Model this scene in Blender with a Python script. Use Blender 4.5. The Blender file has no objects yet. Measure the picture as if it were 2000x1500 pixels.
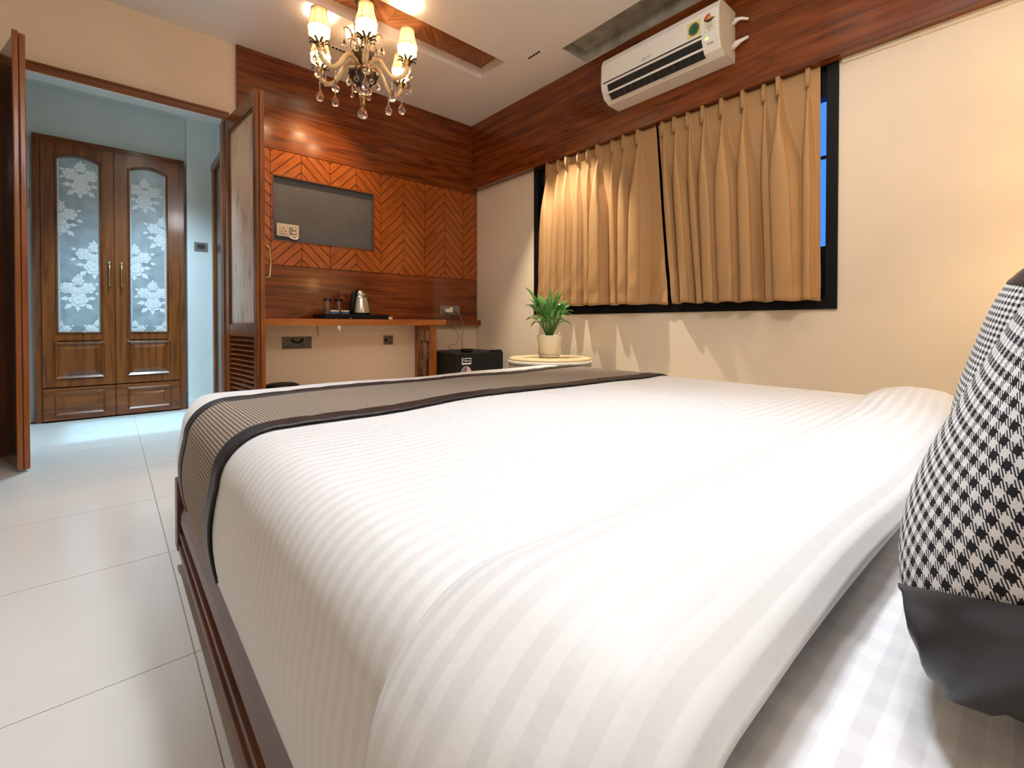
import bpy, bmesh, math, random
from mathutils import Vector, Matrix
random.seed(7)
PI = math.pi
SC = bpy.context.scene
COL = SC.collection

# ------------------------------------------------------------------ camera
CAM_H = 0.735
cd = bpy.data.cameras.new('camera'); cam = bpy.data.objects.new('camera', cd); COL.objects.link(cam)
cd.sensor_width = 36.0; cd.lens = 893.947 / 2000 * 36; cd.shift_y = -(750 - 643.652) / 2000; cd.clip_start = 0.02
cam.location = (0, 0, CAM_H)
cam.rotation_euler = (math.radians(90 - 0.699), 0, math.radians(-41.2555))
SC.camera = cam

# ------------------------------------------------------------------ view, world
vs = SC.view_settings
vs.view_transform = 'Standard'; vs.look = 'None'; vs.exposure = 0.78; vs.gamma = 1.0; vs.use_curve_mapping = False
try:
    SC.cycles.use_denoising = True
    SC.cycles.max_bounces = 10; SC.cycles.diffuse_bounces = 5; SC.cycles.transmission_bounces = 10
    SC.cycles.caustics_reflective = False; SC.cycles.caustics_refractive = False
    SC.cycles.sample_clamp_indirect = 6.0
except Exception:
    pass
world = bpy.data.worlds.new('evening'); SC.world = world; world.use_nodes = True
bg = world.node_tree.nodes['Background']; bg.inputs[0].default_value = (0.05, 0.2, 0.9, 1); bg.inputs[1].default_value = 1.0

# ------------------------------------------------------------------ lights
def spot(name, loc, aim, energy, col, angle, blend=0.5, r=0.03):
    l = bpy.data.lights.new(name, 'SPOT'); l.energy = energy; l.color = col; l.spot_size = math.radians(angle); l.spot_blend = blend; l.shadow_soft_size = r
    o = bpy.data.objects.new(name, l); o.location = loc
    o.rotation_euler = (Vector(aim) - Vector(loc)).to_track_quat('-Z', 'Y').to_euler(); COL.objects.link(o); return o
def point(name, loc, energy, col, r=0.03):
    l = bpy.data.lights.new(name, 'POINT'); l.energy = energy; l.color = col; l.shadow_soft_size = r
    o = bpy.data.objects.new(name, l); o.location = loc; COL.objects.link(o); return o
def area(name, loc, aim, energy, col, sx, sy, spread=180):
    l = bpy.data.lights.new(name, 'AREA'); l.energy = energy; l.color = col; l.shape = 'RECTANGLE'; l.size = sx; l.size_y = sy; l.spread = math.radians(spread)
    o = bpy.data.objects.new(name, l); o.location = loc
    o.rotation_euler = (Vector(aim) - Vector(loc)).to_track_quat('-Z', 'Y').to_euler(); COL.objects.link(o); return o
ZC = 2.72
WARM = (1.0, 0.72, 0.42); CREAM = (1.0, 0.86, 0.68); WHITE = (1.0, 0.97, 0.94); COOL = (0.62, 0.86, 1.0)
# linear ceiling downlights: two in view, the rest over the bed and the aisle
spot('downlight_table', (2.36, 2.45, ZC - 0.03), (2.42, 2.34, 0.5), 150, CREAM, 66, 0.5, 0.02)
spot('downlight_desk', (1.27, 3.33, ZC - 0.03), (1.15, 3.75, 0.8), 45, WARM, 90, 0.9)
spot('downlight_bed', (0.72, 0.55, ZC - 0.03), (0.42, 0.34, 0.5), 84, (0.80, 0.90, 1.0), 74, 1.0, 0.14)
spot('downlight_aisle', (0.02, 2.2, ZC - 0.03), (0.02, 2.1, 0), 95, (0.86, 0.93, 1.0), 62, 1.0)
spot('downlight_bed_far', (2.0, 0.75, ZC - 0.03), (1.95, 0.8, 0.5), 16, CREAM, 130, 1.0, 0.12)
point('added_fill_light', (0.85, 0.15, 2.45), 27, (0.95, 0.96, 1.0), 0.14)  # added fill light without a fixture, lifts the overall room brightness
point('bedside_lamp_light', (2.45, -0.12, 1.36), 9, (1.0, 0.75, 0.35), 0.06)
area('added_floor_patch_light', (0.22, 4.3, 2.44), (0.22, 4.3, 0), 1.5, (0.30, 0.70, 1.0), 0.9, 0.76, 4)  # added narrow-spread light, sized to throw the bright patch on the passage floor
area('passage_lamp_light', (0.2, 4.05, 2.46), (0.3, 4.15, 0), 13, (0.55, 0.82, 1.0), 0.3, 0.3, 84)
# ------------------------------------------------------------------ material helpers
MATS = {}
def new_mat(name):
    m = bpy.data.materials.new(name); m.use_nodes = True
    nt = m.node_tree; b = nt.nodes['Principled BSDF']; MATS[name] = m
    return m, nt, b
def N(nt, typ, **kw):
    n = nt.nodes.new(typ)
    for k, v in kw.items(): setattr(n, k, v)
    return n
def L(nt, a, b): nt.links.new(a, b)
def mth(nt, op, a, b=None):
    n = N(nt, 'ShaderNodeMath', operation=op)
    for i, v in enumerate((a, b)):
        if v is None: continue
        if isinstance(v, (int, float)): n.inputs[i].default_value = v
        else: L(nt, v, n.inputs[i])
    return n.outputs[0]
def plain(name, col, rough=0.5, metal=0.0, spec=0.5, coat=0.0, noise=0.0, nscale=8.0, bump=0.0, bscale=60.0):
    m, nt, b = new_mat(name)
    b.inputs['Base Color'].default_value = (*col, 1); b.inputs['Roughness'].default_value = rough; b.inputs['Metallic'].default_value = metal
    b.inputs['Specular IOR Level'].default_value = spec; b.inputs['Coat Weight'].default_value = coat
    tc = None
    if noise or bump: tc = N(nt, 'ShaderNodeTexCoord')
    if noise:
        t = N(nt, 'ShaderNodeTexNoise'); t.inputs['Scale'].default_value = nscale; t.inputs['Detail'].default_value = 4; L(nt, tc.outputs['Object'], t.inputs['Vector'])
        r = N(nt, 'ShaderNodeMapRange'); r.inputs[1].default_value = 0.3; r.inputs[2].default_value = 0.7
        r.inputs[3].default_value = 1 - noise; r.inputs[4].default_value = 1 + noise * 0.5; L(nt, t.outputs[0], r.inputs[0])
        mx = N(nt, 'ShaderNodeVectorMath', operation='SCALE'); mx.inputs[0].default_value = col; L(nt, r.outputs[0], mx.inputs[3]); L(nt, mx.outputs[0], b.inputs['Base Color'])
    if bump:
        t = N(nt, 'ShaderNodeTexNoise'); t.inputs['Scale'].default_value = bscale; t.inputs['Detail'].default_value = 5; L(nt, tc.outputs['Object'], t.inputs['Vector'])
        bp = N(nt, 'ShaderNodeBump'); bp.inputs['Strength'].default_value = bump; bp.inputs['Distance'].default_value = 0.01; L(nt, t.outputs[0], bp.inputs['Height']); L(nt, bp.outputs[0], b.inputs['Normal'])
    return m
def wood(name, axis, dark, mid, light, rough=0.2, coat=0.35, sc=1.0):
    m, nt, b = new_mat(name)
    tc = N(nt, 'ShaderNodeTexCoord'); mp = N(nt, 'ShaderNodeMapping')
    s = {'x': (0.55, 7, 7), 'y': (7, 0.55, 7), 'z': (7, 7, 0.55), 'uv': (1.2, 9, 1)}[axis]
    mp.inputs['Scale'].default_value = tuple(v * sc for v in s)
    L(nt, tc.outputs['UV' if axis == 'uv' else 'Object'], mp.inputs[0])
    n1 = N(nt, 'ShaderNodeTexNoise'); n1.inputs['Scale'].default_value = 1.0; n1.inputs['Detail'].default_value = 3; n1.inputs['Distortion'].default_value = 0.6
    L(nt, mp.outputs[0], n1.inputs[0])
    f = mth(nt, 'MULTIPLY', n1.outputs[0], 6.0); f = mth(nt, 'FRACT', f)
    f = mth(nt, 'ABSOLUTE', mth(nt, 'SUBTRACT', f, 0.5)); f = mth(nt, 'MULTIPLY', f, 2.0)
    n2 = N(nt, 'ShaderNodeTexNoise'); n2.inputs['Scale'].default_value = 5.0; n2.inputs['Detail'].default_value = 6; n2.inputs['Roughness'].default_value = 0.7
    L(nt, mp.outputs[0], n2.inputs[0])
    g = mth(nt, 'ADD', mth(nt, 'MULTIPLY', f, 0.3), mth(nt, 'MULTIPLY', n2.outputs[0], 0.9))
    g = mth(nt, 'SUBTRACT', g, 0.06)
    cr = N(nt, 'ShaderNodeValToRGB'); cr.color_ramp.elements[0].position = 0.18; cr.color_ramp.elements[0].color = (*dark, 1)
    cr.color_ramp.elements[1].position = 0.9; cr.color_ramp.elements[1].color = (*light, 1)
    e = cr.color_ramp.elements.new(0.5); e.color = (*mid, 1)
    L(nt, g, cr.inputs[0]); L(nt, cr.outputs[0], b.inputs['Base Color'])
    b.inputs['Roughness'].default_value = rough; b.inputs['Coat Weight'].default_value = coat; b.inputs['Coat Roughness'].default_value = 0.10; b.inputs['Specular IOR Level'].default_value = 0.35
    bp = N(nt, 'ShaderNodeBump'); bp.inputs['Strength'].default_value = 0.06; bp.inputs['Distance'].default_value = 0.01; L(nt, n2.outputs[0], bp.inputs['Height']); L(nt, bp.outputs[0], b.inputs['Normal'])
    return m
def houndstooth(name, cell, dark, light, NT=12):
    m, nt, b = new_mat(name)
    uv = N(nt, 'ShaderNodeTexCoord'); sp = N(nt, 'ShaderNodeSeparateXYZ'); L(nt, uv.outputs['UV'], sp.inputs[0])
    th = cell / NT
    i = mth(nt, 'FLOOR', mth(nt, 'DIVIDE', sp.outputs[0], th)); j = mth(nt, 'FLOOR', mth(nt, 'DIVIDE', sp.outputs[1], th))
    wd = mth(nt, 'LESS_THAN', mth(nt, 'FLOORED_MODULO', i, float(NT)), NT / 2 - .5); fd = mth(nt, 'LESS_THAN', mth(nt, 'FLOORED_MODULO', j, float(NT)), NT / 2 - .5)
    tw = mth(nt, 'LESS_THAN', mth(nt, 'FLOORED_MODULO', mth(nt, 'ADD', i, j), 4.0), 1.5)
    v = mth(nt, 'ADD', mth(nt, 'MULTIPLY', tw, wd), mth(nt, 'MULTIPLY', mth(nt, 'SUBTRACT', 1.0, tw), fd))
    mx = N(nt, 'ShaderNodeMix', data_type='RGBA'); L(nt, v, mx.inputs[0]); mx.inputs[6].default_value = (*light, 1); mx.inputs[7].default_value = (*dark, 1)
    L(nt, mx.outputs[2], b.inputs['Base Color']); b.inputs['Roughness'].default_value = 0.85; b.inputs['Specular IOR Level'].default_value = 0.2
    n = N(nt, 'ShaderNodeTexNoise'); n.inputs['Scale'].default_value = 900; L(nt, uv.outputs['UV'], n.inputs[0])
    bp = N(nt, 'ShaderNodeBump'); bp.inputs['Strength'].default_value = 0.25; bp.inputs['Distance'].default_value = 0.002; L(nt, n.outputs[0], bp.inputs['Height']); L(nt, bp.outputs[0], b.inputs['Normal'])
    return m
def striped_sheet(name, period, a, c, cross=0.0):
    m, nt, b = new_mat(name)
    tc = N(nt, 'ShaderNodeTexCoord'); sp = N(nt, 'ShaderNodeSeparateXYZ'); L(nt, tc.outputs['UV'], sp.inputs[0])
    def band(src, p):
        t = mth(nt, 'FRACT', mth(nt, 'DIVIDE', src, p)); t = mth(nt, 'ABSOLUTE', mth(nt, 'SUBTRACT', t, 0.5))
        r = N(nt, 'ShaderNodeMapRange'); r.inputs[1].default_value = 0.22; r.inputs[2].default_value = 0.28; L(nt, t, r.inputs[0]); return r.outputs[0]
    v = band(sp.outputs[1], period)
    if cross: v = mth(nt, 'ADD', mth(nt, 'MULTIPLY', v, 1 - cross), mth(nt, 'MULTIPLY', band(sp.outputs[0], period * 1.5), cross))
    mx = N(nt, 'ShaderNodeMix', data_type='RGBA'); L(nt, v, mx.inputs[0]); mx.inputs[6].default_value = (*a, 1); mx.inputs[7].default_value = (*c, 1)
    L(nt, mx.outputs[2], b.inputs['Base Color'])
    rr = mth(nt, 'SUBTRACT', 0.75, mth(nt, 'MULTIPLY', v, 0.25)); L(nt, rr, b.inputs['Roughness'])
    b.inputs['Specular IOR Level'].default_value = 0.3; b.inputs['Sheen Weight'].default_value = 0.1
    n = N(nt, 'ShaderNodeTexNoise'); n.inputs['Scale'].default_value = 14; n.inputs['Detail'].default_value = 5; L(nt, tc.outputs['Object'], n.inputs[0])
    bp = N(nt, 'ShaderNodeBump'); bp.inputs['Strength'].default_value = 0.25; bp.inputs['Distance'].default_value = 0.01; L(nt, n.outputs[0], bp.inputs['Height']); L(nt, bp.outputs[0], b.inputs['Normal'])
    return m
def glass(name, col=(1, 1, 1), rough=0.0, ior=1.5):
    m, nt, b = new_mat(name)
    b.inputs['Base Color'].default_value = (*col, 1); b.inputs['Transmission Weight'].default_value = 1; b.inputs['Roughness'].default_value = rough; b.inputs['IOR'].default_value = ior
    return m
def emit(name, col, st):
    m, nt, b = new_mat(name)
    b.inputs['Base Color'].default_value = (*col, 1); b.inputs['Emission Color'].default_value = (*col, 1); b.inputs['Emission Strength'].default_value = st
    return m

WALL = plain('beige_wall_paint', (0.80, 0.69, 0.54), 0.75, noise=0.04, nscale=3, bump=0.05, bscale=120)
WALLP = plain('peach_wall_paint', (0.76, 0.58, 0.41), 0.75, noise=0.04, nscale=3, bump=0.05, bscale=120)
CEIL = plain('ceiling_white_paint', (0.82, 0.77, 0.72), 0.8, noise=0.02, nscale=2)
STAINED = plain('stained_recess_plaster', (0.42, 0.38, 0.30), 0.85, noise=0.35, nscale=9)
COOLW = plain('passage_white_paint', (0.72, 0.76, 0.76), 0.7, noise=0.04, nscale=4)
TILE = plain('polished_ivory_tile', (0.70, 0.675, 0.64), 0.2, noise=0.03, nscale=2.5, coat=0.2)
GROUT = plain('tile_grout', (0.34, 0.24, 0.15), 0.8)
D_, M_, T_ = (0.030, 0.005, 0.0015), (0.145, 0.031, 0.005), (0.26, 0.064, 0.010)
WX = wood('teak_veneer_x', 'x', D_, M_, T_)
WY = wood('teak_veneer_y', 'y', D_, M_, T_)
WZ = wood('teak_door_z', 'z', (0.045, 0.011, 0.002), (0.165, 0.044, 0.006), (0.26, 0.078, 0.011), 0.3, 0.2)
WZX = wood('teak_door_x', 'x', (0.045, 0.011, 0.002), (0.165, 0.044, 0.006), (0.26, 0.078, 0.011), 0.3, 0.2)
WUV = wood('teak_slat', 'uv', (0.17, 0.036, 0.005), (0.31, 0.075, 0.010), (0.40, 0.105, 0.015), 0.2, 0.3)
WCL = wood('ceiling_slat_wood', 'uv', (0.10, 0.03, 0.01), (0.24, 0.085, 0.025), (0.34, 0.13, 0.04), 0.35, 0.1)
WDESK = wood('orange_teak_desk', 'x', (0.2, 0.05, 0.01), (0.4, 0.12, 0.02), (0.5, 0.17, 0.03), 0.22, 0.4)
WLEG = wood('orange_teak_leg', 'z', (0.12, 0.03, 0.007), (0.26, 0.075, 0.014), (0.34, 0.11, 0.022), 0.22, 0.4)
WBED = wood('dark_bed_wood', 'y', (0.035, 0.010, 0.005), (0.09, 0.026, 0.012), (0.14, 0.045, 0.02), 0.34, 0.08)
WDARK = wood('dark_door_wood', 'z', (0.008, 0.003, 0.002), (0.022, 0.008, 0.004), (0.04, 0.014, 0.007), 0.25, 0.3)
GROOVE = plain('dark_groove_backing', (0.03, 0.008, 0.003), 0.6)
CHAR = plain('charcoal_niche_paint', (0.075, 0.07, 0.075), 0.75, noise=0.15, nscale=7)
BLACK = plain('black_powder_coat', (0.004, 0.004, 0.005), 0.5, spec=0.2, noise=0.2, nscale=40)
FRIDGE = plain('black_fridge_enamel', (0.006, 0.006, 0.007), 0.55, spec=0.25, bump=0.1, bscale=300)
SATIN = plain('black_satin', (0.018, 0.013, 0.016), 0.42, bump=0.3, bscale=30)
SATIN2 = plain('grey_black_satin', (0.035, 0.033, 0.036), 0.38, bump=0.15, bscale=24)
HOUND = houndstooth('houndstooth_runner_cloth', 0.0080, (0.016, 0.010, 0.011), (0.50, 0.41, 0.32), 8)
HOUND2 = houndstooth('houndstooth_cushion_cloth', 0.0102, (0.022, 0.021, 0.026), (0.84, 0.84, 0.84), 16)
DUVET = striped_sheet('sateen_stripe_duvet', 0.024, (0.74, 0.735, 0.73), (0.68, 0.676, 0.674))
SHEET = striped_sheet('striped_fitted_sheet', 0.024, (0.80, 0.79, 0.79), (0.66, 0.65, 0.66), 0.3)
MATTR = plain('mattress_ticking', (0.72, 0.70, 0.68), 0.9)
CURT = plain('tan_curtain_cloth', (0.43, 0.245, 0.10), 0.7, noise=0.06, nscale=300, bump=0.12, bscale=220)
ACW = plain('ivory_ac_plastic', (0.80, 0.76, 0.69), 0.28, noise=0.02, nscale=6)
ACS = plain('tan_ac_side_plastic', (0.66, 0.58, 0.44), 0.45, noise=0.08, nscale=12)  # side covers are darker, yellower and slightly mottled beside the ivory body
SLOTB = plain('black_vent_plastic', (0.006, 0.006, 0.006), 0.6)
VANE = plain('dark_vane_plastic', (0.05, 0.05, 0.055), 0.4)
GREYP = plain('grey_switch_plastic', (0.22, 0.19, 0.17), 0.4)
BEIGEP = plain('champagne_socket_plastic', (0.50, 0.40, 0.30), 0.35)
DARKP = plain('dark_switch_plastic', (0.05, 0.05, 0.055), 0.35)
WHITEP = plain('white_plastic', (0.8, 0.76, 0.68), 0.4)
STEEL = plain('brushed_steel', (0.62, 0.60, 0.57), 0.22, metal=1.0)
DRUM = plain('grey_metal_drum', (0.42, 0.40, 0.38), 0.4, metal=0.6, noise=0.08, nscale=5)
BRASS = plain('antique_brass', (0.45, 0.30, 0.12), 0.3, metal=1.0)
BRONZE = plain('dark_bronze', (0.10, 0.065, 0.05), 0.35, metal=0.8)
ARMG = plain('amber_glass_arm', (0.85, 0.62, 0.30), 0.12, coat=0.6)
TABLE = plain('pale_yellow_table_top', (0.74, 0.58, 0.34), 0.35, noise=0.05, nscale=10)
POT = plain('cream_ceramic', (0.82, 0.76, 0.60), 0.35)
SOIL = plain('dark_soil', (0.015, 0.010, 0.006), 0.95, bump=0.8, bscale=80)
LEAF = plain('lily_leaf_green', (0.075, 0.24, 0.05), 0.25, noise=0.35, nscale=30)
LEAFB = plain('lily_leaf_light_green', (0.16, 0.36, 0.10), 0.22, noise=0.3, nscale=25)
LEAFY = plain('young_leaf_green', (0.28, 0.36, 0.06), 0.35, noise=0.3, nscale=20)
STALK = plain('stalk_green', (0.10, 0.22, 0.05), 0.5)
GLS = glass('clear_glass'); CRYS = glass('crystal', (1, 0.97, 0.92), 0.0, 1.55)
WINGLASS = glass('window_glass', (0.9, 0.95, 1.0), 0.0, 1.1)
BLUE = plain('blue_sachet_box', (0.06, 0.13, 0.32), 0.4)
PAPER = plain('white_paper', (0.8, 0.78, 0.75), 0.7)
TAGB = plain('brown_tag_paper', (0.16, 0.08, 0.05), 0.7)
RUST = plain('galvanised_box_metal', (0.16, 0.14, 0.11), 0.6, metal=0.5, noise=0.5, nscale=60)
RED = plain('sticker_red', (0.55, 0.06, 0.03), 0.5); NAVY = plain('sticker_navy', (0.02, 0.03, 0.12), 0.5)
YEL = plain('sticker_yellow', (0.75, 0.62, 0.22), 0.5); GRN = plain('sticker_dark_green', (0.02, 0.09, 0.05), 0.5)
ORG = plain('sticker_orange', (0.75, 0.35, 0.06), 0.5); CRM = plain('sticker_cream', (0.78, 0.70, 0.52), 0.5); INK = plain('sticker_ink', (0.04, 0.035, 0.03), 0.6); GRYINK = plain('grey_print', (0.42, 0.38, 0.35), 0.6)
LED = emit('green_led', (0.5, 1.0, 0.1), 3.0)
BULB = emit('warm_bulb', (1.0, 0.80, 0.52), 60.0)
m, nt, b = new_mat('cream_shade_fabric'); SHADE = m
b.inputs['Base Color'].default_value = (0.88, 0.74, 0.54, 1); b.inputs['Roughness'].default_value = 0.9
tr = N(nt, 'ShaderNodeBsdfTranslucent'); tr.inputs[0].default_value = (0.92, 0.76, 0.54, 1)
ms = N(nt, 'ShaderNodeMixShader'); ms.inputs[0].default_value = 0.35
L(nt, b.outputs[0], ms.inputs[1]); L(nt, tr.outputs[0], ms.inputs[2]); L(nt, ms.outputs[0], nt.nodes['Material Output'].inputs[0])
m, nt, b = new_mat('cut_glass_cup'); CUP = m
b.inputs['Base Color'].default_value = (0.95, 0.85, 0.66, 1); b.inputs['Roughness'].default_value = 0.1; b.inputs['Transmission Weight'].default_value = 0.6; b.inputs['IOR'].default_value = 1.3
FROST = plain('frosted_blue_glass', (0.33, 0.42, 0.47), 0.3, noise=0.3, nscale=11)
ETCH = plain('etched_rose_white', (0.74, 0.82, 0.85), 0.5)
ETCHD = plain('etched_rose_shade', (0.52, 0.60, 0.64), 0.5)
m, nt, b = new_mat('seeded_frosted_pane'); PANE = m
tc = N(nt, 'ShaderNodeTexCoord'); mp = N(nt, 'ShaderNodeMapping'); mp.inputs['Scale'].default_value = (22, 22, 6); L(nt, tc.outputs['Object'], mp.inputs[0])
n1 = N(nt, 'ShaderNodeTexNoise'); n1.inputs['Scale'].default_value = 1; n1.inputs['Detail'].default_value = 4; L(nt, mp.outputs[0], n1.inputs[0])
cr = N(nt, 'ShaderNodeValToRGB'); cr.color_ramp.elements[0].position = 0.28; cr.color_ramp.elements[0].color = (0.60, 0.50, 0.41, 1); cr.color_ramp.elements[1].position = 0.46; cr.color_ramp.elements[1].color = (0.82, 0.74, 0.66, 1)
L(nt, n1.outputs[0], cr.inputs[0]); L(nt, cr.outputs[0], b.inputs['Base Color']); b.inputs['Roughness'].default_value = 0.18
tr = N(nt, 'ShaderNodeBsdfTranslucent'); L(nt, cr.outputs[0], tr.inputs[0]); ms = N(nt, 'ShaderNodeMixShader'); ms.inputs[0].default_value = 0.5
L(nt, b.outputs[0], ms.inputs[1]); L(nt, tr.outputs[0], ms.inputs[2]); L(nt, ms.outputs[0], nt.nodes['Material Output'].inputs[0])

# ------------------------------------------------------------------ geometry helpers
class MB:
    def __init__(s): s.bm = bmesh.new(); s.uvs = []
    def face(s, pts, uv=None):
        vs_ = [s.bm.verts.new(p) for p in pts]
        f = s.bm.faces.new(vs_)
        if uv: s.uvs.append((f, uv))
        return f
    def box(s, a, c):
        x0, y0, z0 = a; x1, y1, z1 = c
        v = [s.bm.verts.new(p) for p in ((x0, y0, z0), (x1, y0, z0), (x1, y1, z0), (x0, y1, z0), (x0, y0, z1), (x1, y0, z1), (x1, y1, z1), (x0, y1, z1))]
        for q in ((0, 3, 2, 1), (4, 5, 6, 7), (0, 1, 5, 4), (1, 2, 6, 5), (2, 3, 7, 6), (3, 0, 4, 7)): s.bm.faces.new([v[i] for i in q])
        return s
    def prism(s, poly, ext):
        """poly: list of 3d points, ext: extrusion vector"""
        e = Vector(ext); a = [s.bm.verts.new(p) for p in poly]; c = [s.bm.verts.new(Vector(p) + e) for p in poly]
        n = len(poly); s.bm.faces.new(a); s.bm.faces.new(c[::-1])
        for i in range(n): s.bm.faces.new((a[i], c[i], c[(i + 1) % n], a[(i + 1) % n]))
        return s
    def rings(s, rings, close_u=True, cap0=False, cap1=False):
        vv = [[s.bm.verts.new(p) for p in r] for r in rings]; n = len(rings[0])
        for i in range(len(vv) - 1):
            for j in range(n if close_u else n - 1):
                k = (j + 1) % n
                s.bm.faces.new((vv[i][j], vv[i][k], vv[i + 1][k], vv[i + 1][j]))
        if cap0: s.bm.faces.new(vv[0][::-1])
        if cap1: s.bm.faces.new(vv[-1])
        return s
    def lathe(s, prof, c=(0, 0), seg=24, cap=True):
        rings = [[(c[0] + r * math.cos(2 * PI * j / seg), c[1] + r * math.sin(2 * PI * j / seg), z) for j in range(seg)] for r, z in prof]
        return s.rings(rings, True, cap, cap)
    def tube(s, path, r, seg=8, cap=True):
        P = [Vector(p) for p in path]; rr = r if isinstance(r, (list, tuple)) else [r] * len(P); rings = []
        t0 = (P[1] - P[0]).normalized(); up = Vector((0, 0, 1)) if abs(t0.z) < 0.9 else Vector((1, 0, 0)); nrm = t0.cross(up).normalized()
        for i, p in enumerate(P):
            t = (P[min(i + 1, len(P) - 1)] - P[max(i - 1, 0)]).normalized()
            nrm = (nrm - t * nrm.dot(t)).normalized(); bn = t.cross(nrm)
            rings.append([p + (nrm * math.cos(2 * PI * j / seg) + bn * math.sin(2 * PI * j / seg)) * rr[i] for j in range(seg)])
        return s.rings(rings, True, cap, cap)
    def sphere(s, c, r, seg=10, rg=7, sz=1.0):
        rings = []
        for i in range(rg + 1):
            a = PI * i / rg; q = max(math.sin(a), 0.02) * r
            rings.append([(c[0] + q * math.cos(2 * PI * j / seg), c[1] + q * math.sin(2 * PI * j / seg), c[2] - math.cos(a) * r * sz) for j in range(seg)])
        return s.rings(rings, True, True, True)
    def build(s, name, mat, parent=None, smooth=False, bevel=0.0, segs=2):
        bmesh.ops.recalc_face_normals(s.bm, faces=s.bm.faces)
        me = bpy.data.meshes.new(name)
        if s.uvs:
            lay = s.bm.loops.layers.uv.new('UVMap')
            for f, uv in s.uvs:
                for lp in f.loops:
                    lp[lay].uv = uv(lp.vert.co)
        s.bm.to_mesh(me); s.bm.free()
        if smooth:
            for p in me.polygons: p.use_smooth = True
        me.materials.append(mat)
        o = bpy.data.objects.new(name, me); COL.objects.link(o)
        if parent: o.parent = parent
        if bevel:
            md = o.modifiers.new('bevel', 'BEVEL'); md.width = bevel; md.segments = segs; md.limit_method = 'ANGLE'; md.angle_limit = math.radians(35)
        return o
def box(name, a, c, mat, parent=None, bevel=0.0): return MB().box(a, c).build(name, mat, parent, bevel=bevel)
def grid_obj(name, rows, mat, parent=None, uv=None, closed=False, thick=0.0, sub=0):
    """rows: list of lists of points; uv(i,j)->(u,v)"""
    n, mcount = len(rows), len(rows[0]); me = bpy.data.meshes.new(name)
    verts = [tuple(p) for r in rows for p in r]; faces = []; fuv = []
    for i in range(n - 1):
        for j in range(mcount if closed else mcount - 1):
            k = (j + 1) % mcount; faces.append((i * mcount + j, i * mcount + k, (i + 1) * mcount + k, (i + 1) * mcount + j))
            fuv += [(i, j), (i, j + 1), (i + 1, j + 1), (i + 1, j)]
    me.from_pydata(verts, [], faces)
    if uv:
        lay = me.uv_layers.new(name='UVMap')
        for q, (i, j) in enumerate(fuv): lay.data[q].uv = uv(i, j)
    for p in me.polygons: p.use_smooth = True
    me.materials.append(mat); me.update()
    o = bpy.data.objects.new(name, me); COL.objects.link(o)
    if parent: o.parent = parent
    if thick:
        md = o.modifiers.new('solid', 'SOLIDIFY'); md.thickness = thick; md.offset = 0
    if sub:
        md = o.modifiers.new('sub', 'SUBSURF'); md.levels = sub; md.render_levels = sub
    return o
def thing(name, label, cat, loc=(0, 0, 0), rz=0.0, group=None):
    o = bpy.data.objects.new(name, None); COL.objects.link(o); o.location = loc; o.rotation_euler = (0, 0, rz); o['label'] = label; o['category'] = cat
    if group: o['group'] = group
    return o
def tag(o, label, cat, group=None):
    o['label'] = label; o['category'] = cat
    if group: o['group'] = group
    return o
def struct(o, label=None):
    o['kind'] = 'structure'
    if label: o['label'] = label
    return o
def kids(o): return [c for c in bpy.data.objects if c.parent == o]
def dup(o, parent=None):
    c = o.copy(); COL.objects.link(c)
    if parent: c.parent = parent
    for k in kids(o): dup(k, c)
    return c
def text_mesh(name, txt, size, mat, parent, M, ext=0.0004):
    cu = bpy.data.curves.new(name, 'FONT'); cu.body = txt; cu.size = size; cu.align_x = 'CENTER'; cu.align_y = 'CENTER'; cu.extrude = ext
    t = bpy.data.objects.new(name + '_curve', cu); COL.objects.link(t); bpy.context.view_layer.update()
    me = bpy.data.meshes.new_from_object(t.evaluated_get(bpy.context.evaluated_depsgraph_get())); bpy.data.objects.remove(t); bpy.data.curves.remove(cu)
    me.transform(M); me.name = name; me.materials.clear(); me.materials.append(mat)
    o = bpy.data.objects.new(name, me); COL.objects.link(o); o.parent = parent; return o
def clip_rect(poly, x0, x1, y0, y1):
    def cl(P, f):
        out = []
        for i in range(len(P)):
            a, c = P[i], P[(i + 1) % len(P)]; fa, fc = f(a), f(c)
            if fa >= 0: out.append(a)
            if (fa > 0) != (fc > 0) and abs(fa - fc) > 1e-9 and (fa * fc < 0):
                t = fa / (fa - fc); out.append((a[0] + (c[0] - a[0]) * t, a[1] + (c[1] - a[1]) * t))
        return out
    for f in (lambda p: p[0] - x0, lambda p: x1 - p[0], lambda p: p[1] - y0, lambda p: y1 - p[1]):
        if len(poly) < 3: return []
        poly = cl(poly, f)
    out = []
    for p in poly:
        if not out or math.hypot(p[0] - out[-1][0], p[1] - out[-1][1]) > 1e-5: out.append(p)
    if len(out) > 2 and math.hypot(out[0][0] - out[-1][0], out[0][1] - out[-1][1]) < 1e-5: out.pop()
    if len(out) < 3: return []
    ar = sum(out[i][0] * out[(i + 1) % len(out)][1] - out[(i + 1) % len(out)][0] * out[i][1] for i in range(len(out)))
    return out if abs(ar) > 4e-5 else []

# ------------------------------------------------------------------ room dimensions
XW = 2.815            # window wall
YB = 3.77             # back wall face
YP = 3.745            # wood cladding face
XL = -1.45; YR = -0.48   # left wall, wall behind the headboard
OL, OR, OT = -0.43, 0.61, 2.165   # opening to the passage

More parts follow.
